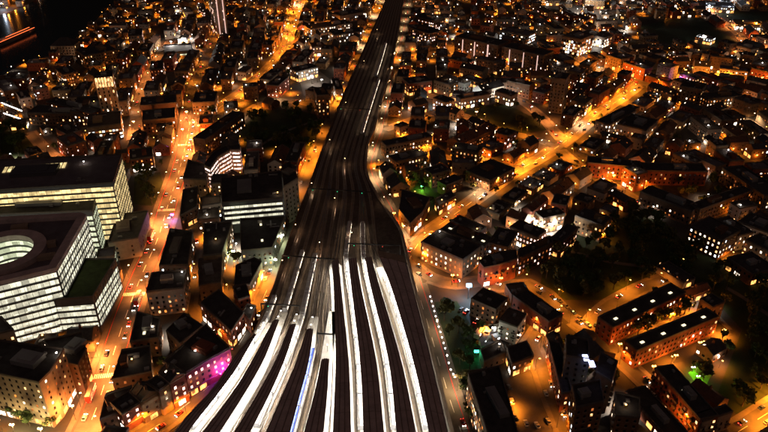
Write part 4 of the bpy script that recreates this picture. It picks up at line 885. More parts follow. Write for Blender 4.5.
def where(px, py):
    x, y, nm = min(LAND, key=lambda t: math.hypot(t[0] - px, (t[1] - py) * 1.3)); dx, dy = px - x, (py - y) * 1.3
    if math.hypot(dx, dy) < 14: return 'close by ' + nm
    a = 'left of' if dx < 0 else 'right of'; b = 'beyond' if dy < 0 else 'this side of'
    if abs(dx) > 2.4 * abs(dy): return a + ' ' + nm
    if abs(dy) > 2.4 * abs(dx): return b + ' ' + nm
    return b + ', ' + a + ' ' + nm
WALLS = [('brick_brown', 'brown brick', 4), ('brick_red', 'red brick', 4), ('brick_stock', 'yellow brick', 4), ('concrete', 'grey concrete', 1), ('render_white', 'pale rendered', 2)]
FIL = {'n': 0}
def uniq(t, px, py):
    if t not in LABELS: return t
    for nm in ('outer', 'inner', 'upper', 'lower', 'middle'):
        if t + ', ' + nm not in LABELS: return t + ', ' + nm
    return t
def filler(P, h, dist):
    Ln = max((P[1] - P[0]).length, (P[2] - P[1]).length); c = sum(P, Vector((0, 0))) / 4; px, py = PX(c.x, c.y, h)
    wm, wn, _ = random.choices(WALLS, [t[2] for t in WALLS])[0]
    gable = 5.0 < h < 10 and rnd() < .65
    lit = random.choice((.1, .16, .22, .32, .46)); pal = random.choices(('warm', 'mix', 'amber', 'pink', 'white'), (4, 4, 4, 2, 2))[0]
    sz = 'long' if Ln > 34 else ('small' if Ln < 17 else 'mid-sized')
    lw = {.1: 'dark', .16: 'dim', .22: 'part-lit', .32: 'lit', .46: 'bright'}[lit]
    st = max(2, int(h / 3.1)); nm = 'terrace' if gable else ('apartment_block' if rnd() < .55 else 'workshop_building')
    kd = {'terrace': 'pitched-roof terrace', 'apartment_block': 'flat-roofed flats', 'workshop_building': 'flat-roofed workshop'}[nm]
    label = uniq('%s %s %s %s, %s' % (sz, lw, wn, kd, where(px, py)), px, py)
    building(nm, label, {'terrace': 'terrace', 'apartment_block': 'flats', 'workshop_building': 'workshop'}[nm], P, h, wm, random.choice(('slate', 'slate', 'tile_roof')) if gable else random.choice(('bitumen', 'gravel_roof', 'membrane', 'bitumen')),
             kind='gable' if gable else 'flat', lit=lit, pal=pal, units=random.choice((1, 2, 3, 5)), chim=max(1, int(Ln / 12)) if gable else 0, group='ordinary city blocks between the streets', shop=(.35 if rnd() < .3 else 0), grow=1.8, wlamp=random.choice((0, 1, 1, 2)), bay=U(2.6, 3.8), fh=U(2.9, 3.4), skyl=0, ww=random.choice((.8, .9, 1.0, 1.6)), wh=random.choice((1.0, 1.2, 1.5)))
    FIL['n'] += 1
def try_place(c, e, bl_, dp, hh):
    n = Vector((-e.y, e.x)); P = ccw([c - e * bl_ / 2 - n * dp / 2, c + e * bl_ / 2 - n * dp / 2, c + e * bl_ / 2 + n * dp / 2, c - e * bl_ / 2 + n * dp / 2])
    if not inframe(c.x, c.y, 30, 22) or not free(P): return False
    filler(P, hh, c.length); return True
for k, (desc, pts, wd, *_r) in ROADS.items():
    L = ROADW[k]; d = arc(L)
    for side in (-1, 1):
        for row in range(3):
            s = U(0, 8)
            while s < d[-1]:
                b_ = U(20, 54) if rnd() < .65 else U(11, 20); dp = U(10, 15); p, e = at_s(L, d, min(d[-1], s + b_ / 2)); n = Vector((-e.y, e.x)) * side
                far = p.length
                if far > 560 and b_ > 26: b_ *= .6
                hh = random.choice((6.5, 7.5, 8.5, 9.5, 11, 12.5, 14.5)) if far > 330 else random.choice((7, 9, 11, 12))
                if row == 0 and (p + n * 10).length < far: hh = min(hh, random.choice((5.5, 6.5, 7.5)))
                back = 0
                if k == 'diagonal' and (p + n * 10).length < far: back = 10; hh = 4.8 if row == 0 else min(hh, 7.5)
                if try_place(p + n * (wd / 2 + 3.4 + back + dp / 2 + row * 22), e, b_, dp, hh): s += b_ + random.choice((.5, .5, 2.5, 5))
                else: s += 5
SEG = [(L[i], (L[i + 1] - L[i]).normalized()) for L in ROADW.values() for i in range(0, len(L) - 1, 2)]
SX = np.array([[s[0].x, s[0].y] for s in SEG])
tries = 0
while tries < 7500 and FIL['n'] < 800:
    tries += 1; px, py = U(-10, 778), 432 * rnd() ** 1.2 - 12; c = G(px, py)
    if occ_at(c.x, c.y): continue
    i = int(np.argmin((SX[:, 0] - c.x) ** 2 + (SX[:, 1] - c.y) ** 2)); e = SEG[i][1]
    if rnd() < .4: e = Vector((-e.y, e.x))
    f = 1 - tries / 7500
    try_place(c, e, U(9, 16 + 26 * f), U(7, 9 + 6 * f), random.choice((5.5, 6.5, 7.5, 9, 10, 12)))
# ------------------------------------------------------------------ lane and yard lamps
def far_ok(x, y, dmin): return all((x - a) ** 2 + (y - b) ** 2 > dmin * dmin for a, b in LAMPS)
nl = 0; tries = 0
while nl < 285 and tries < 16000:
    tries += 1; px, py = U(0, 768), 432 * rnd() ** 1.7; c = G(px, py)
    if occ_at(c.x, c.y) or not far_ok(c.x, c.y, 19): continue
    if not any(occ_at(c.x + dx, c.y + dy) for dx, dy in ((7, 0), (-7, 0), (0, 7), (0, -7))): continue
    kd = 'lane' if rnd() < .82 else 'white'
    lamp(c.x, c.y, U(0, 6.28), kd, random.choice((500, 1100, 2000, 3600)), '%s lamp in a back court, %s' % ('orange' if kd == 'lane' else 'white', where(px, py)), 'back court lamps', 'court_lamp'); nl += 1
# ================================================================== DETAILS
# ------------------------------------------------------------------ bright masts: floodlights and hot spots named by what they light
def mast(px, py, h, kind, pw, col, lens, label, r=.8, name='floodlight_mast', size=.5):
    p = G(px, py); m = MB(); m.tube((0, 0, 0), (0, 0, h), .16, .1, 6); m.box(-.9, .9, -.25, .25, h - .1, h + .1); o = m.build(name, 'steel_dark', None, (p.x, p.y, 0)); tag(o, label, 'floodlight', 'floodlights and bright yard lamps')
    for x in (-.65, .65):
        q = MB(); q.box(x - r * .6, x + r * .6, -r * .55, r * .55, h + .1, h + .1 + r); q.build('lamp_head', lens, o)
    d = bpy.data.lights.new('flood', 'POINT'); d.energy = pw; d.color = col; d.shadow_soft_size = size; link('flood_light', d, o, (0, -.6, h - .5)); LAMPS.append((p.x, p.y)); return o
HOT = [(520, 243, 7, 'W', 11, 'near wing of the white court'), (531, 228, 7, 'W', 11, 'inside of the white court'), (512, 235, 6, 'W', 8, 'corner of the white court'), (574, 53, 7, 'W', 16, 'front of the bright grid office, added to brighten it'), (596, 47, 7, 'W', 12, 'rear wing of the grid office, added to brighten it'),  # last two masts added to brighten the grid office
 (652, 374, 5, 'r', 5, 'foot of the nearer red slab, first'), (674, 363, 5, 'r', 5, 'foot of the nearer red slab, second'), (698, 350, 5, 'r', 5, 'foot of the nearer red slab, third'), (722, 338, 5, 'r', 5, 'foot of the nearer red slab, last'), (660, 395, 5, 'r', 6, 'street side of the third slab'), (676, 412, 5, 's', 7, 'street end of the third slab'), (3, 9, 8, 'b', 12, 'far river bank'), (14, 5, 8, 's', 9, 'far river bank, second'), (8, 12, 6, 's', 7, 'far river bank, third'),
 (289, 36, 16, 's', 60, 'glowing bend of the cross street, upper'), (287, 48, 12, 's', 45, 'glowing bend of the cross street, lower'), (310, 4, 12, 's', 50, 'top end of the cross street'), (443, 49, 10, 's', 26, 'yellow car park by the far slabs, first'),
 (452, 47, 10, 's', 30, 'yellow car park by the far slabs, second'), (461, 49, 10, 's', 34, 'yellow car park by the far slabs, third'), (469, 52, 10, 's', 26, 'yellow car park by the far slabs, last'),
 (410, 180, 7, 's', 13, 'garden by the green-lit tree'), (436, 163, 8, 's', 15, 'court behind the stubby estate block'), (462, 154, 8, 's', 15, 'court behind the pale-edged block'), (400, 172, 7, 's', 10, 'strip beside the warm-lit estate block'),
 (398, 131, 8, 's', 12, 'garden lane near the tracks'), (418, 124, 8, 's', 12, 'garden lane middle'), (448, 118, 8, 's', 12, 'garden lane far bend'), (476, 120, 8, 'w', 9, 'facade at the dark field corner'),
 (650, 201, 8, 's', 22, 'estate road bend, first'), (661, 207, 8, 's', 18, 'estate road bend, second'), (596, 177, 9, 's', 18, 'estate road near the diagonal street'), (612, 186, 9, 's', 20, 'estate road middle'), (686, 212, 8, 's', 14, 'estate road end'),
 (668, 178, 8, 'r', 12, 'orange slab court, first'), (686, 181, 8, 'r', 12, 'orange slab court, second'), (640, 176, 8, 'r', 11, 'orange slab front'), (714, 176, 8, 's', 14, 'corner of the orange court'), (740, 186, 7, 's', 9, 'foot of the framed slab'),
 (684, 78, 9, 's', 24, 'topmost street, first'), (716, 80, 9, 's', 28, 'topmost street, second'), (760, 86, 9, 's', 24, 'topmost street, third'), (592, 70, 9, 's', 26, 'far estate road, first'), (612, 76, 9, 's', 26, 'far estate road, second'), (628, 80, 9, 's', 22, 'far estate road, third'),
 (588, 58, 8, 's', 16, 'yard under the grid office'), (650, 330, 5, 's', 11, 'gap between the red slabs, lower'), (670, 321, 5, 's', 11, 'gap between the red slabs, middle'), (689, 312, 5, 's', 11, 'gap between the red slabs, upper'),
 (522, 371, 6, 's', 12, 'yellow-lit shopfront yard'), (618, 353, 6, 's', 8, 'corner below the red slabs'), (733, 240, 6, 'w', 9, 'lane by the dark hall'), (758, 258, 7, 's', 12, 'bright orange building'), (708, 250, 6, 's', 7, 'foot of the bright-windowed block'),
 (16, 436, 7, 'y', 14, 'garden in front of the hotel, first'), (44, 440, 7, 'y', 14, 'garden in front of the hotel, second'), (76, 420, 9, 'w', 24, 'corner of the hotel'), (152, 335, 9, 'y', 5, 'lit well of the dark roof'), (160, 385, 6, 'y', 2, 'back yard of the curving lane row'),
 (224, 172, 7, 'g', 8, 'court of the white crescent'), (234, 258, 5, 'g', 7, 'lit trees by the stepped pale block'), (283, 243, 6, 'g', 9, 'viaduct lane greenish shopfront'), (276, 268, 6, 'g', 8, 'viaduct lane greenish stretch'), (205, 104, 8, 's', 20, 'front of the yellow stone hall'),
 (188, 122, 10, 'w', 26, 'middle of the glowing square'), (200, 136, 10, 's', 26, 'park corner of the square'), (184, 140, 10, 'w', 26, 'avenue side of the square'), (135, 130, 8, 'w', 22, 'short riverside street'), (99, 86, 3, 'w', 2, 'foot of the striped tower'),
 (312, 84, 9, 'W', 6, 'bright white court, first'), (322, 88, 9, 'W', 6, 'bright white court, second'), (304, 80, 9, 'W', 5, 'bright white court, third'), (540, 234, 8, 'W', 18, 'dazzling white court, first'), (553, 232, 8, 'W', 18, 'dazzling white court, second'), (570, 243, 6, 'W', 11, 'park side of the white court'),
 (180, 47, 9, 'W', 14, 'car park, first'), (186, 46, 9, 'W', 14, 'car park, second'), (192, 46, 9, 'W', 14, 'car park, third'), (172, 49, 9, 'W', 12, 'car park, fourth'), (470, 101, 7, 'c', 14, 'white-lit terrace, first'), (483, 99, 7, 'c', 14, 'white-lit terrace, second'), (504, 99, 7, 'W', 14, 'short white-lit terrace'),
 (438, 107, 7, 'c', 10, 'teal-white hall'), (606, 134, 7, 'W', 10, 'gable of the white hall'), (637, 134, 7, 'w', 10, 'second pale hall'), (702, 43, 9, 'c', 26, 'field pavilion'), (708, 12, 9, 'b', 30, 'far depot, first'), (728, 13, 9, 'b', 30, 'far depot, second'), (718, 4, 9, 'b', 30, 'far depot, third'),
 (755, 29, 8, 's', 22, 'orange far shed, first'), (742, 27, 8, 's', 20, 'orange far shed, second'), (430, 12, 9, 'w', 22, 'white roofed sheds by the tracks'), (584, 10, 22, 'W', 40, 'twin glare lamps, first'), (591, 11, 22, 'W', 40, 'twin glare lamps, second'),
 (394, 222, 7, 's', 7, 'road corner by the tracks'), (424, 262, 7, 's', 10, 'front of the four-row warehouse'), (452, 285, 7, 's', 9, 'bend of the front street'), (486, 226, 7, 's', 6, 'yard behind the red-windowed row'), (500, 288, 7, 's', 9, 'front street by the lamp row'), (556, 249, 6, 's', 8, 'orange gable at the park'), (580, 234, 6, 's', 6, 'yellow-lit flats'), (604, 240, 5, 's', 5, 'park edge path')]
HC = {'s': (SOD, 'lens_sodium'), 'w': (WRM, 'lens_warm'), 'r': ((1, .26, .03), 'lens_sodium'), 'y': ((1, .72, .3), 'lens_warm'), 'g': ((.85, 1, .55), 'lens_white'), 'W': ((1, .9, .78), 'lens_white'), 'c': ((.8, .95, 1), 'lens_white'), 'b': ((.72, .84, 1), 'lens_blue')}
for x, y, h, k, pw, ds in HOT: mast(x, y, h, k, pw * 1000 * HOT_GAIN, HC[k][0], HC[k][1], '%s lamp mast at the %s' % ({'s': 'orange', 'w': 'warm', 'r': 'red-orange', 'y': 'yellow', 'g': 'greenish', 'W': 'white', 'c': 'cool white', 'b': 'bluish'}[k], ds), .55)
mast(468, 299, 9, 'b', 15000, (.5, .76, 1), 'lens_star', 'star-bright bluish floodlight beside the brick office', 1.6)
mast(476, 358, 4, 'g', 900, (.05, 1, .4), 'lens_green', 'green lamp at the construction yard edge', .9)
mast(36, 421, 3, 'b', 900, (.2, .3, 1), 'tube_blue', 'small blue lamp below the hotel', .8)
mast(422, 190, 3, 'g', 5000, (.25, 1, .05), 'lens_green', 'green lamp lighting a tree in the estate garden', .5)
mast(697, 381, 3, 'g', 1700, (.5, 1, .1), 'lens_white', 'yellow-green lamp in the floodlit garden', .4)
mast(692, 372, 3, 'g', 1300, (.4, 1, .1), 'lens_white', 'yellow-green lamp at the garden corner', .4)
mast(173, 220, 4, 'p', 5200, (.55, .3, 1), 'lens_purple', 'violet advertising light on the avenue by the brown box', .8)
mast(168, 151, 4, 'p', 4000, (1, .15, .8), 'lens_purple', 'magenta light beside the glowing square', .6)
mast(679, 85, 8, 'p', 5000, (.8, .2, 1), 'lens_purple', 'purple light at the corner of a far tower', .8)
mast(210, 114, 5, 'p', 3000, (.7, .6, 1), 'lens_blue', 'violet-white sparkling light in the trees of the square', .7)
# purple wash on the hall front
pa, pb_ = G(230, 348, 16), G(204, 362, 16); pe = (pb_ - pa).normalized(); pn = Vector((pe.y, -pe.x)); pn = pn if pn.y < 0 else -pn; ph = LABELS['long dark roof with a purple-lit brick front on the curving lane'][0]
for i, f_ in enumerate((.08, .32, .56)):
    c = pa.lerp(pb_, f_) + pn * 2.2; q = Vector((c.x - ph.location.x, c.y - ph.location.y)); m = MB(); m.box(q.x - .3, q.x + .3, q.y - .3, q.y + .3, 5.4, 5.9); m.tube((q.x, q.y, 5.3), (q.x - pn.x * 2.2, q.y - pn.y * 2.2, 5.3), .07, .07, 4); m.build('purple_flood', 'lens_purple', ph)
    d_ = bpy.data.lights.new('purple_glow', 'POINT'); d_.energy = (5200, 4600, 3600)[i]; d_.color = (.80, .06, 1); d_.shadow_soft_size = .3; link('purple_glow', d_, ph, (q.x + pn.x * .6, q.y + pn.y * .6, 7.2))
# ------------------------------------------------------------------ lit stair strips on walls: parts of their building
def by_label(t): return LABELS[t][0]
def strips(label, spots, h0, h1, wd, lens, zr):
    o = by_label(label)
    for (x, y) in spots:
        g = G(x, y, zr); p = Vector((g.x - o.location.x, g.y - o.location.y)); m = MB(); m.box(p.x - wd / 2, p.x + wd / 2, p.y - 1.1, p.y + .4, h0, h1); m.build('stair_light', lens, o)
strips('long far slab with tall white stair strips', [(463, 38.5), (475, 41), (488, 44)], 2, 19, 1.3, 'stair_glow', 20)
strips('long far slab continuing from the stair-strip one', [(510, 48.5), (524, 51.5), (538, 54.5)], 2, 19, 1.3, 'stair_glow', 20)
strips('slim tower with a glowing crown and lit vertical stripes', [(96, 79), (99, 78.7), (102, 78.4), (105, 78), (108, 77.6), (111, 77.3)], 38, 46.6, 1.2, 'lit_warm', 46)
strips('tall narrow tower block with two lit stair strips at the top', [(216, -2.2), (222, -2.7)], 4, 48, 0.8, 'stair_glow', 50)
o = by_label('black slab tower with bluish lit stair strips')
for (x0, y0, x1, y1) in ((583, 351, 585, 357), (589, 357, 591, 362)):
    a = G(x0, y0, 26); m = MB(); p = Vector((a.x - o.location.x, a.y - o.location.y)); m.box(p.x - 1.2, p.x + 1.2, p.y - 7, p.y - 3, 26.0, 26.5); m.build('roof_light', 'tube_blue', o)
# ------------------------------------------------------------------ cars and buses
def loft(secs):
    m = MB()
    for i in range(len(secs) - 1):
        (x0, w0, z0, t0), (x1, w1, z1, t1) = secs[i], secs[i + 1]
        m.face([(x0, -w0, z0), (x1, -w1, z1), (x1, -w1, t1), (x0, -w0, t0)]); m.face([(x0, w0, z0), (x0, w0, t0), (x1, w1, t1), (x1, w1, z1)]); m.face([(x0, -w0, t0), (x1, -w1, t1), (x1, w1, t1), (x0, w0, t0)])
    x, w_, z, t = secs[0]; m.face([(x, -w_, z), (x, -w_, t), (x, w_, t), (x, w_, z)]); x, w_, z, t = secs[-1]; m.face([(x, -w_, z), (x, w_, z), (x, w_, t), (x, -w_, t)]); return m
body = loft([(-2.15, .75, .35, .75), (-2.05, .85, .3, .95), (-1.2, .9, .25, 1.0), (.8, .9, .25, .95), (1.9, .85, .3, .82), (2.15, .72, .38, .62)])
BODY = [body.mesh('car', 'car_paint_%d' % i) for i in range(6)]
cab = loft([(-1.75, .78, .95, .97), (-1.2, .68, .95, 1.42), (.1, .68, .95, 1.45), (.85, .76, .94, .96)]); CAB = cab.mesh('cabin', 'glass_dark')
rf_ = MB(); rf_.box(-1.15, .05, -.66, .66, 1.42, 1.47); CROOF = [rf_.mesh('car_roof', 'car_paint_%d' % i) for i in range(6)]
wh_ = MB(); wh_.tube((0, -.12, 0), (0, .12, 0), .32, .32, 8); wh_.tube((0, .12, 0), (0, -.12, 0), .32, .32, 8); WHE = wh_.mesh('wheel', 'tyre')
hb = MB(); hb.box(-.06, .1, -.2, .2, -.12, .12); HL = hb.mesh('headlight', 'head_light'); TL = hb.mesh('taillight', 'tail_light'); HLO = hb.mesh('headlight', 'glass_dark')
CARS = []
def car(p, a, z, label, group, col, on=True, wheels=False):
    o = link('car', BODY[col], None, (p.x, p.y, z), a); tag(o, label, 'car', group); link('cabin', CAB, o); link('car_roof', CROOF[col], o)
    for s in (-1, 1):
        link('headlight', HL if on else HLO, o, (2.08, s * .58, .62)); link('taillight', TL if on else HLO, o, (-2.15, s * .6, .75))
        for x in ((-1.35, 1.4)): link('wheel', WHE, o, (x, s * .82, .32))
    CARS.append((p.x, p.y)); return o
CN = ['black', 'silver', 'white', 'red', 'dark blue', 'grey']
zi = 0
for k, (desc, pts, wd, lc, pw, sp, nc) in ROADS.items():
    L = ROADW[k]; zi += 1
    if (L[0]).length > (L[-1]).length: L = L[::-1]
    d = arc(L); cnt = {1: 0, -1: 0}; s = U(4, 20); gap = d[-1] / max(1, nc)
    while s < d[-1] - 5:
        p, e = at_s(L, d, s); q = random.choice((1, -1)); n = Vector((-e.y, e.x))
        lane = wd * (.25 if wd < 15 else random.choice((.13, .33))); c = p + n * q * lane
        if inframe(c.x, c.y, 0, 0) and not hit(c.x, c.y, VIA) and not hit(c.x, c.y, BMASK) and all((c.x - a) ** 2 + (c.y - b) ** 2 > 49 for a, b in CARS):
            cnt[q] += 1; col = random.randrange(6); f = e if q == 1 else -e; away = f.y > 0
            car(c, math.atan2(f.y, f.x), .06 + .004 * zi, '%s car with %s, %s in lane on %s' % (CN[col], 'red tail lights' if away else 'white headlights', ORD[cnt[q] - 1], desc), 'cars driving on the streets', col)
        s += gap * U(.6, 1.4)
# double-decker buses on the avenue
L = ROADW['avenue']; d = arc(L)
bb = MB(); bb.box(-5.4, 5.4, -1.26, 1.26, .35, 4.3); BUSB = bb.mesh('bus_body', 'bus_red'); bb = MB(); bb.box(-5.2, 5.2, -1.1, 1.1, 4.3, 4.42); BUSR = bb.mesh('bus_roof', 'render_white')
bb = MB()
for s_ in (-1, 1):
    for z0_ in (1.2, 3.0):
        for x in range(-5, 5): bb.box(x + .1, x + .9, s_ * 1.27 - .02, s_ * 1.27 + .02, z0_, z0_ + .9)
BUSW = bb.mesh('bus_windows', 'lit_warm')
for i, (px, py, q) in enumerate(((104, 388, 1), (135, 296, -1), (162, 228, 1), (187, 140, -1))):
    s = near_s(L, d, px, py); p, e = at_s(L, d, s); c = p + Vector((-e.y, e.x)) * q * 4.4; f = e if q == 1 else -e
    o = empty('bus', (c.x, c.y, .08), math.atan2(f.y, f.x)); tag(o, 'red double-decker bus on the avenue, %s from the near end' % ORD[i], 'bus', 'buses on the avenue')
    b_ = link('bus_body', BUSB, o); link('bus_roof', BUSR, o); link('bus_windows', BUSW, o)
    for s_ in (-1, 1):
        link('headlight', HL, o, (5.42, s_ * .9, .9)); link('taillight', TL, o, (-5.45, s_ * .9, .9))
        for x in (-3.4, 3.2): w_ = link('wheel', WHE, o, (x, s_ * 1.12, .48)); w_.scale = (1.5, 1.5, 1.5)
# parked cars and vans
PARK = [(526, 424), (537, 426), (548, 422), (514, 416), (512, 402), (509, 388), (476, 322), (466, 312), (472, 313), (461, 310), (503, 330), (508, 336)]
for i, (x, y) in enumerate(PARK):
    col = [2, 2, 1, 0, 2, 5, 3, 3, 0, 1, 2, 2][i]
    car(G(x, y), math.radians(100 if y > 380 else 55) + U(-.08, .08), .05, '%s parked car %s, %s along' % (CN[col], 'in the parking yard' if y > 380 else 'below the star-bright lamp', ORD[i if i < 6 else i - 6]), 'parked cars', col, on=(i in (6, 7)))
zi = 0
for k, (desc, pts, wd, lc, pw, sp, nc) in ROADS.items():
    L = ROADW[k]; zi += 1
    if k in ('avenue', 'viaduct_road', 'shore_lane'): continue
    if (L[0]).length > (L[-1]).length: L = L[::-1]
    d = arc(L); s = U(5, 25); n_ = 0
    while s < d[-1] - 5:
        p, e = at_s(L, d, s); q = random.choice((1, -1)); c = p + Vector((-e.y, e.x)) * q * (wd / 2 - 1.0)
        if rnd() < .6 and len(CARS) < 285 and inframe(c.x, c.y, 0, 0) and not hit(c.x, c.y, VIA) and not hit(c.x, c.y, BMASK) and all((c.x - a) ** 2 + (c.y - b) ** 2 > 30 for a, b in CARS):
            col = random.randrange(6); n_ += 1; car(c, math.atan2(e.y, e.x), .06 + .004 * zi, '%s car parked on %s, %s from near end' % (CN[col], desc, ORD[n_ - 1]), 'cars parked at the kerbs', col, on=False)
            s += 6.5 if rnd() < .6 else U(15, 60)
        else: s += U(8, 30)
rowL = smooth([G(x, y) for x, y in [(552, 300), (566, 312), (578, 322)]]); d = arc(rowL)
for i in range(5):
    p, e = at_s(rowL, d, 3 + i * 6.2); n = Vector((-e.y, e.x)); col = random.randrange(6)
    car(p + n * 3.0, math.atan2(e.y, e.x), .16, '%s car parked at the kerb of the front street, %s of five' % (CN[col], ORD[i]), 'parked cars', col, on=False)
# ------------------------------------------------------------------ trees
def crown_mesh(seed, mt):
    r = random.Random(seed); m = MB(); cl = [(0, 0, 6.2, 2.2)] + [(r.uniform(-2.2, 2.2), r.uniform(-2.2, 2.2), r.uniform(4.2, 7.6), r.uniform(1.1, 1.9)) for _ in range(9)]
    for cx, cy, cz, cr in cl:
        for _ in range(46):
            u, v, t = r.uniform(-1, 1), r.uniform(0, 6.283), r.random() ** .4 * cr; s = math.sqrt(1 - u * u); p = Vector((cx + t * s * math.cos(v), cy + t * s * math.sin(v), cz + t * u * .85))
            a = Vector((r.uniform(-1, 1), r.uniform(-1, 1), r.uniform(-1, 1))).normalized(); b = a.cross(Vector((r.uniform(-1, 1), r.uniform(-1, 1), .3))).normalized(); k = r.uniform(.35, .72)
            m.face([p - a * k, p + b * k * .7, p + a * k, p - b * k * .7])
    return m.mesh('crown', mt)
def trunk_mesh(seed):
    r = random.Random(seed); m = MB(); m.tube((0, 0, 0), (0, 0, 3.4), .28, .18, 6)
    for i in range(4):
        a = i * 1.57 + r.uniform(-.4, .4); m.tube((0, 0, 2.6 + .2 * i), (1.7 * math.cos(a), 1.7 * math.sin(a), 5 + r.uniform(0, 1.2)), .13, .05, 5)
    return m.mesh('trunk', 'bark')
CRW = [crown_mesh(i, 'leaf' if i % 2 else 'leaf_olive') for i in range(6)]; TRK = [trunk_mesh(i) for i in range(3)]
TREES = []
def tree(p, s, label):
    o = empty('tree', (p.x, p.y, 0), U(0, 6.28)); tag(o, label, 'tree', 'city trees'); o.scale = (s, s, s * U(.9, 1.2)); link('trunk', random.choice(TRK), o); link('crown', random.choice(CRW), o); TREES.append(p)
PN = {0: 'the park by the glowing square', 1: 'the dark football field', 2: 'the dark park', 3: 'the round green by the shore lane', 6: 'the lawn beside the avenue', 9: 'the floodlit garden', 7: 'the dark patch beside the trackside road', 10: 'the gap between the red slabs', 11: 'the orange slab court'}
for gi, cntt in ((0, 26), (1, 8), (2, 80), (3, 9), (6, 9), (7, 8), (9, 4), (10, 6), (11, 5)):
    P = GREENS[gi][2]; W = wpoly(P); arr = np.zeros_like(OCC); paint(W, -1.5, arr); ii = np.argwhere(arr); k = 0; tr = 0
    while k < cntt and tr < 600 and len(ii):
        tr += 1; i, j = ii[random.randrange(len(ii))]; p = Vector((OX + (i + rnd()) * CS, OY + (j + rnd()) * CS)); px, py = PX(p.x, p.y)
        if hit(p.x, p.y, BMASK) or hit(p.x, p.y, VIA) or any((p - t).length < 5 for t in TREES) or not inframe(p.x, p.y): continue
        xs = [q[0] for q in P]; ys = [q[1] for q in P]; fx = (px - min(xs)) / (max(xs) - min(xs)); fy = (py - min(ys)) / (max(ys) - min(ys))
        s = U(.8, 1.5); k += 1
        tree(p, s, '%s tree in %s, towards its %s' % ('big' if s > 1.25 else ('small' if s < .98 else 'leafy'), PN[gi], ('far edge', 'far half', 'middle', 'near half', 'near edge')[min(4, int(max(0, fy) * 5))] + ', ' + ('leftmost', 'centre left', 'centre', 'centre right', 'rightmost')[min(4, int(max(0, fx) * 5))]))
for i, (x, y) in enumerate(((421, 188), (424, 192), (412, 184), (234, 262), (229, 259), (238, 264), (207, 118), (212, 116), (204, 121), (466, 395), (468, 408), (471, 421), (464, 384), (20, 421), (12, 416), (52, 428), (30, 426), (594, 243), (586, 248), (575, 252), (566, 258))):
    tree(G(x, y), U(.7, 1.1), 'young tree %s, %s' % (where(x, y), ORD[i % 7] + ' of its clump'))
# street trees where back courts are empty
k = 0; tr = 0
while k < 90 and tr < 4000:
    tr += 1; px, py = U(0, 768), U(40, 430); p = G(px, py)
    if occ_at(p.x, p.y) or any((p - t).length < 8 for t in TREES): continue
    s = U(.55, .95); tree(p, s, '%s courtyard tree %s' % ('tiny' if s < .68 else 'slim' if s < .82 else 'full', where(px, py))); k += 1
# ------------------------------------------------------------------ river boat, its light trails shaped as two glowing bars
a, b = G(-8, 49), G(38, 29); e = (b - a).normalized(); ctr = a.lerp(b, .5); Lb = (b - a).length * .42; o = empty('river_boat', (ctr.x, ctr.y, .03), math.atan2(e.y, e.x)); tag(o, 'long river boat with two red-orange glowing bars for its light trails', 'boat')
m = loft([(-Lb, 3.0, 0, 2.2), (-Lb * .6, 5.0, 0, 2.0), (Lb * .6, 5.0, 0, 2.0), (Lb, .8, 0, 2.8)]); m.build('hull', 'cladding', o)
m = MB(); m.box(-Lb * .85, Lb * .6, -3.6, 3.6, 2.0, 5.0); m.build('cabin', 'cladding', o); m = MB(); m.box(-Lb * .7, -Lb * .5, -2, 2, 5.0, 7.2); m.build('wheelhouse', 'boat_white', o)
for s_ in (-1, 1):
    m = MB(); m.box(-Lb * .95, Lb * .9, s_ * 3.75 - .35, s_ * 3.75 + .35, 5.02, 5.4); m.build('trail_bar', 'boat_trail_glow', o)
# ------------------------------------------------------------------ white footbridges near the river approach
for i, ((x0, y0), (x1, y1), ds) in enumerate((((3, 103), (28, 113), 'the farther one'), ((-8, 109), (22, 119), 'the nearer one'))):
    a, b = G(x0, y0, 6), G(x1, y1, 6); e = b - a; Lb = e.length; c = a.lerp(b, .5); o = empty('footbridge', (c.x, c.y, 0), math.atan2(e.y, e.x)); tag(o, 'slim footbridge with a white light line by the river approach, ' + ds, 'footbridge')
    m = MB(); m.box(-Lb / 2, Lb / 2, -1.6, 1.6, 5.5, 6.0); m.build('deck', 'concrete', o); m = MB(); m.box(-Lb / 2, Lb / 2, -1.75, -1.3, 6.6, 7.0); m.build('light_rail', 'lens_white', o)
    for f in (-.4, 0, .4): m = MB(); m.tube((f * Lb, 0, 0), (f * Lb, 0, 5.5), .4, .4); m.build('pier', 'concrete', o)
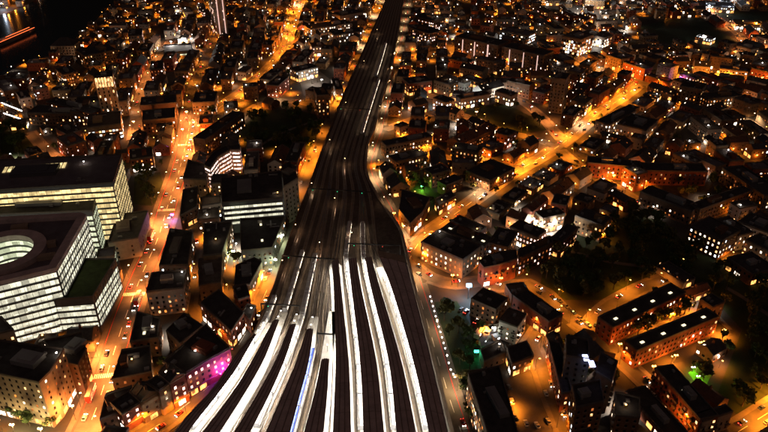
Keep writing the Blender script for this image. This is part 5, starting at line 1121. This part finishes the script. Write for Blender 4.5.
# ------------------------------------------------------------------ construction yard: hoarding with lights, cabins
hl = smooth([G(x, y) for x, y in [(430, 300), (437, 325), (445, 352), (453, 378), (468, 376)]], 4); o0 = hl[0]; root = empty('hoarding', (o0.x, o0.y, 0)); tag(root, 'white hoarding with a string of small lights along the construction yard', 'fence')
m = MB(); ribbon(m, [p - o0 for p in hl], -.1, .1, 0, 2.4); m.build('panel', 'render_white', root)
for i in range(0, len(hl), 1):
    p = hl[i] - o0; m = MB(); m.box(p.x - .3, p.x + .3, p.y - .3, p.y + .3, 2.4, 2.8); m.build('string_light', 'lens_white', root)
for i in range(1, len(hl), 5):
    d_ = bpy.data.lights.new('string_glow', 'POINT'); d_.energy = 350; d_.color = (1, .8, .55); d_.shadow_soft_size = .3; p = hl[i] - o0; link('string_glow', d_, root, (p.x, p.y, 3.2))
for i, (x, y, a) in enumerate(((488, 333, 60), (484, 341, 62), (496, 330, 20), (500, 338, 25), (479, 334, 62), (489, 348, 5))):
    p = G(x, y); o = empty('site_cabin', (p.x, p.y, 0), math.radians(a)); tag(o, 'pale flat site cabin by the construction yard, %s from the brick office' % ORD[i], 'cabin', 'site cabins')
    m = MB(); m.box(-4.5, 4.5, -1.5, 1.5, 0, 2.8); m.build('wall', ['render_white', 'stone', 'concrete'][i % 3], o); m = MB(); m.box(-4.6, 4.6, -1.6, 1.6, 2.8, 2.95); m.build('roof', ['render_white', 'membrane'][i % 2], o)
    m = MB(); m.box(-2.5, -1.2, -1.56, -1.5, 1, 2); m.build('window', 'lit_cool', o); m = MB(); m.box(1, 2, -1.56, -1.5, 0, 2.1); m.build('door', 'steel', o)
mast(493, 337, 6, 'c', 1800, (.9, 1, .9), 'lens_white', 'white floodlight among the site cabins', .6)
# ------------------------------------------------------------------ railway: lamps added to lift the dark tracks, and signal gantries
for i, (x, y) in enumerate(((283, 268), (296, 232), (312, 190), (330, 146), (346, 108), (364, 66), (377, 34), (384, 204), (373, 152), (380, 112), (392, 74), (320, 250), (352, 240), (335, 205), (345, 165))):
    p = G(x, y, VZ); m = MB(); m.tube((0, 0, 0), (0, 0, 6), .1, .07); o = m.build('throat_fill_lamp', 'steel_dark', None, (p.x, p.y, VZ - .28)); tag(o, 'added dim fill lamp on the railway viaduct, %s in order' % ORD[i], 'lamp', 'lineside lamps')
    m = MB(); m.box(-.25, .25, -.2, .2, 6, 6.15); m.build('lantern', 'lens_warm', o); d_ = bpy.data.lights.new('lineside', 'POINT'); d_.energy = 450; d_.color = (1, .60, .36); d_.shadow_soft_size = .3; link('throat_fill_light', d_, o, (0, 0, 5.7))
for i, (x0, y0, x1, y1, cg) in enumerate(((262, 313, 300, 315, 'w'), (283, 264, 334, 268, 'w'), (318, 343, 334, 344, 'w'), (308, 196, 372, 200, 'g'), (337, 114, 372, 116, 'w'), (348, 252, 400, 254, 'w'))):
    a, b = G(x0, y0, VZ), G(x1, y1, VZ); e = b - a; Lb = e.length; o = empty('signal_gantry', (a.x, a.y, VZ - .28), math.atan2(e.y, e.x)); tag(o, 'dark signal gantry across the tracks, %s' % (['at the curved platform ends', 'beyond the curved platforms', 'over the blue-roofed train platform', 'in the middle of the throat with green signals', 'where the tracks narrow', 'at the straight platform ends'][i]), 'gantry', 'signal gantries')
    for x in (0, Lb): m = MB(); m.box(x - .2, x + .2, -.2, .2, 0, 7.0); m.build('post', 'steel_dark', o)
    m = MB(); m.box(0, Lb, -.35, .35, 6.4, 7.0); m.build('beam', 'steel_dark', o)
    for q in range(0, int(Lb / 9), 2):
        m = MB(); m.box(4 + q * 9 - .35, 4 + q * 9 + .35, -.6, -.36, 5.2, 6.6); m.build('signal_head', 'steel_dark', o)
        m = MB(); m.box(4 + q * 9 - .18, 4 + q * 9 + .18, -.68, -.6, 5.5, 5.9); m.build('signal_lamp', 'signal_green' if (cg == 'g' or q % 3 == 0) else 'signal_red', o)
# ------------------------------------------------------------------ thin night haze over the city
if HAZE > 0:
    m = MB(); m.box(-1900, 1900, -40, 2600, -1.2, 249); hz = m.build('haze', 'ground'); hz['kind'] = 'stuff'
    hm = bpy.data.materials.new('haze'); hm.use_nodes = True; n_ = hm.node_tree; n_.nodes.remove(n_.nodes['Principled BSDF']); v_ = n_.nodes.new('ShaderNodeVolumePrincipled'); v_.inputs['Density'].default_value = HAZE
    v_.inputs['Color'].default_value = (.95, .92, .9, 1); n_.links.new(v_.outputs[0], n_.nodes['Material Output'].inputs['Volume']); hz.data.materials.clear(); hz.data.materials.append(hm)
dup = [k for k, v in LABELS.items() if len(v) > 1]; longs = [k for k in LABELS if len(k.split()) > 16]
print('fillers', FIL['n'], 'lamps', len(LAMPS), 'cars', len(CARS), 'trees', len(TREES), 'objects', len(bpy.data.objects), 'dup labels', len(dup), 'long', longs[:5])
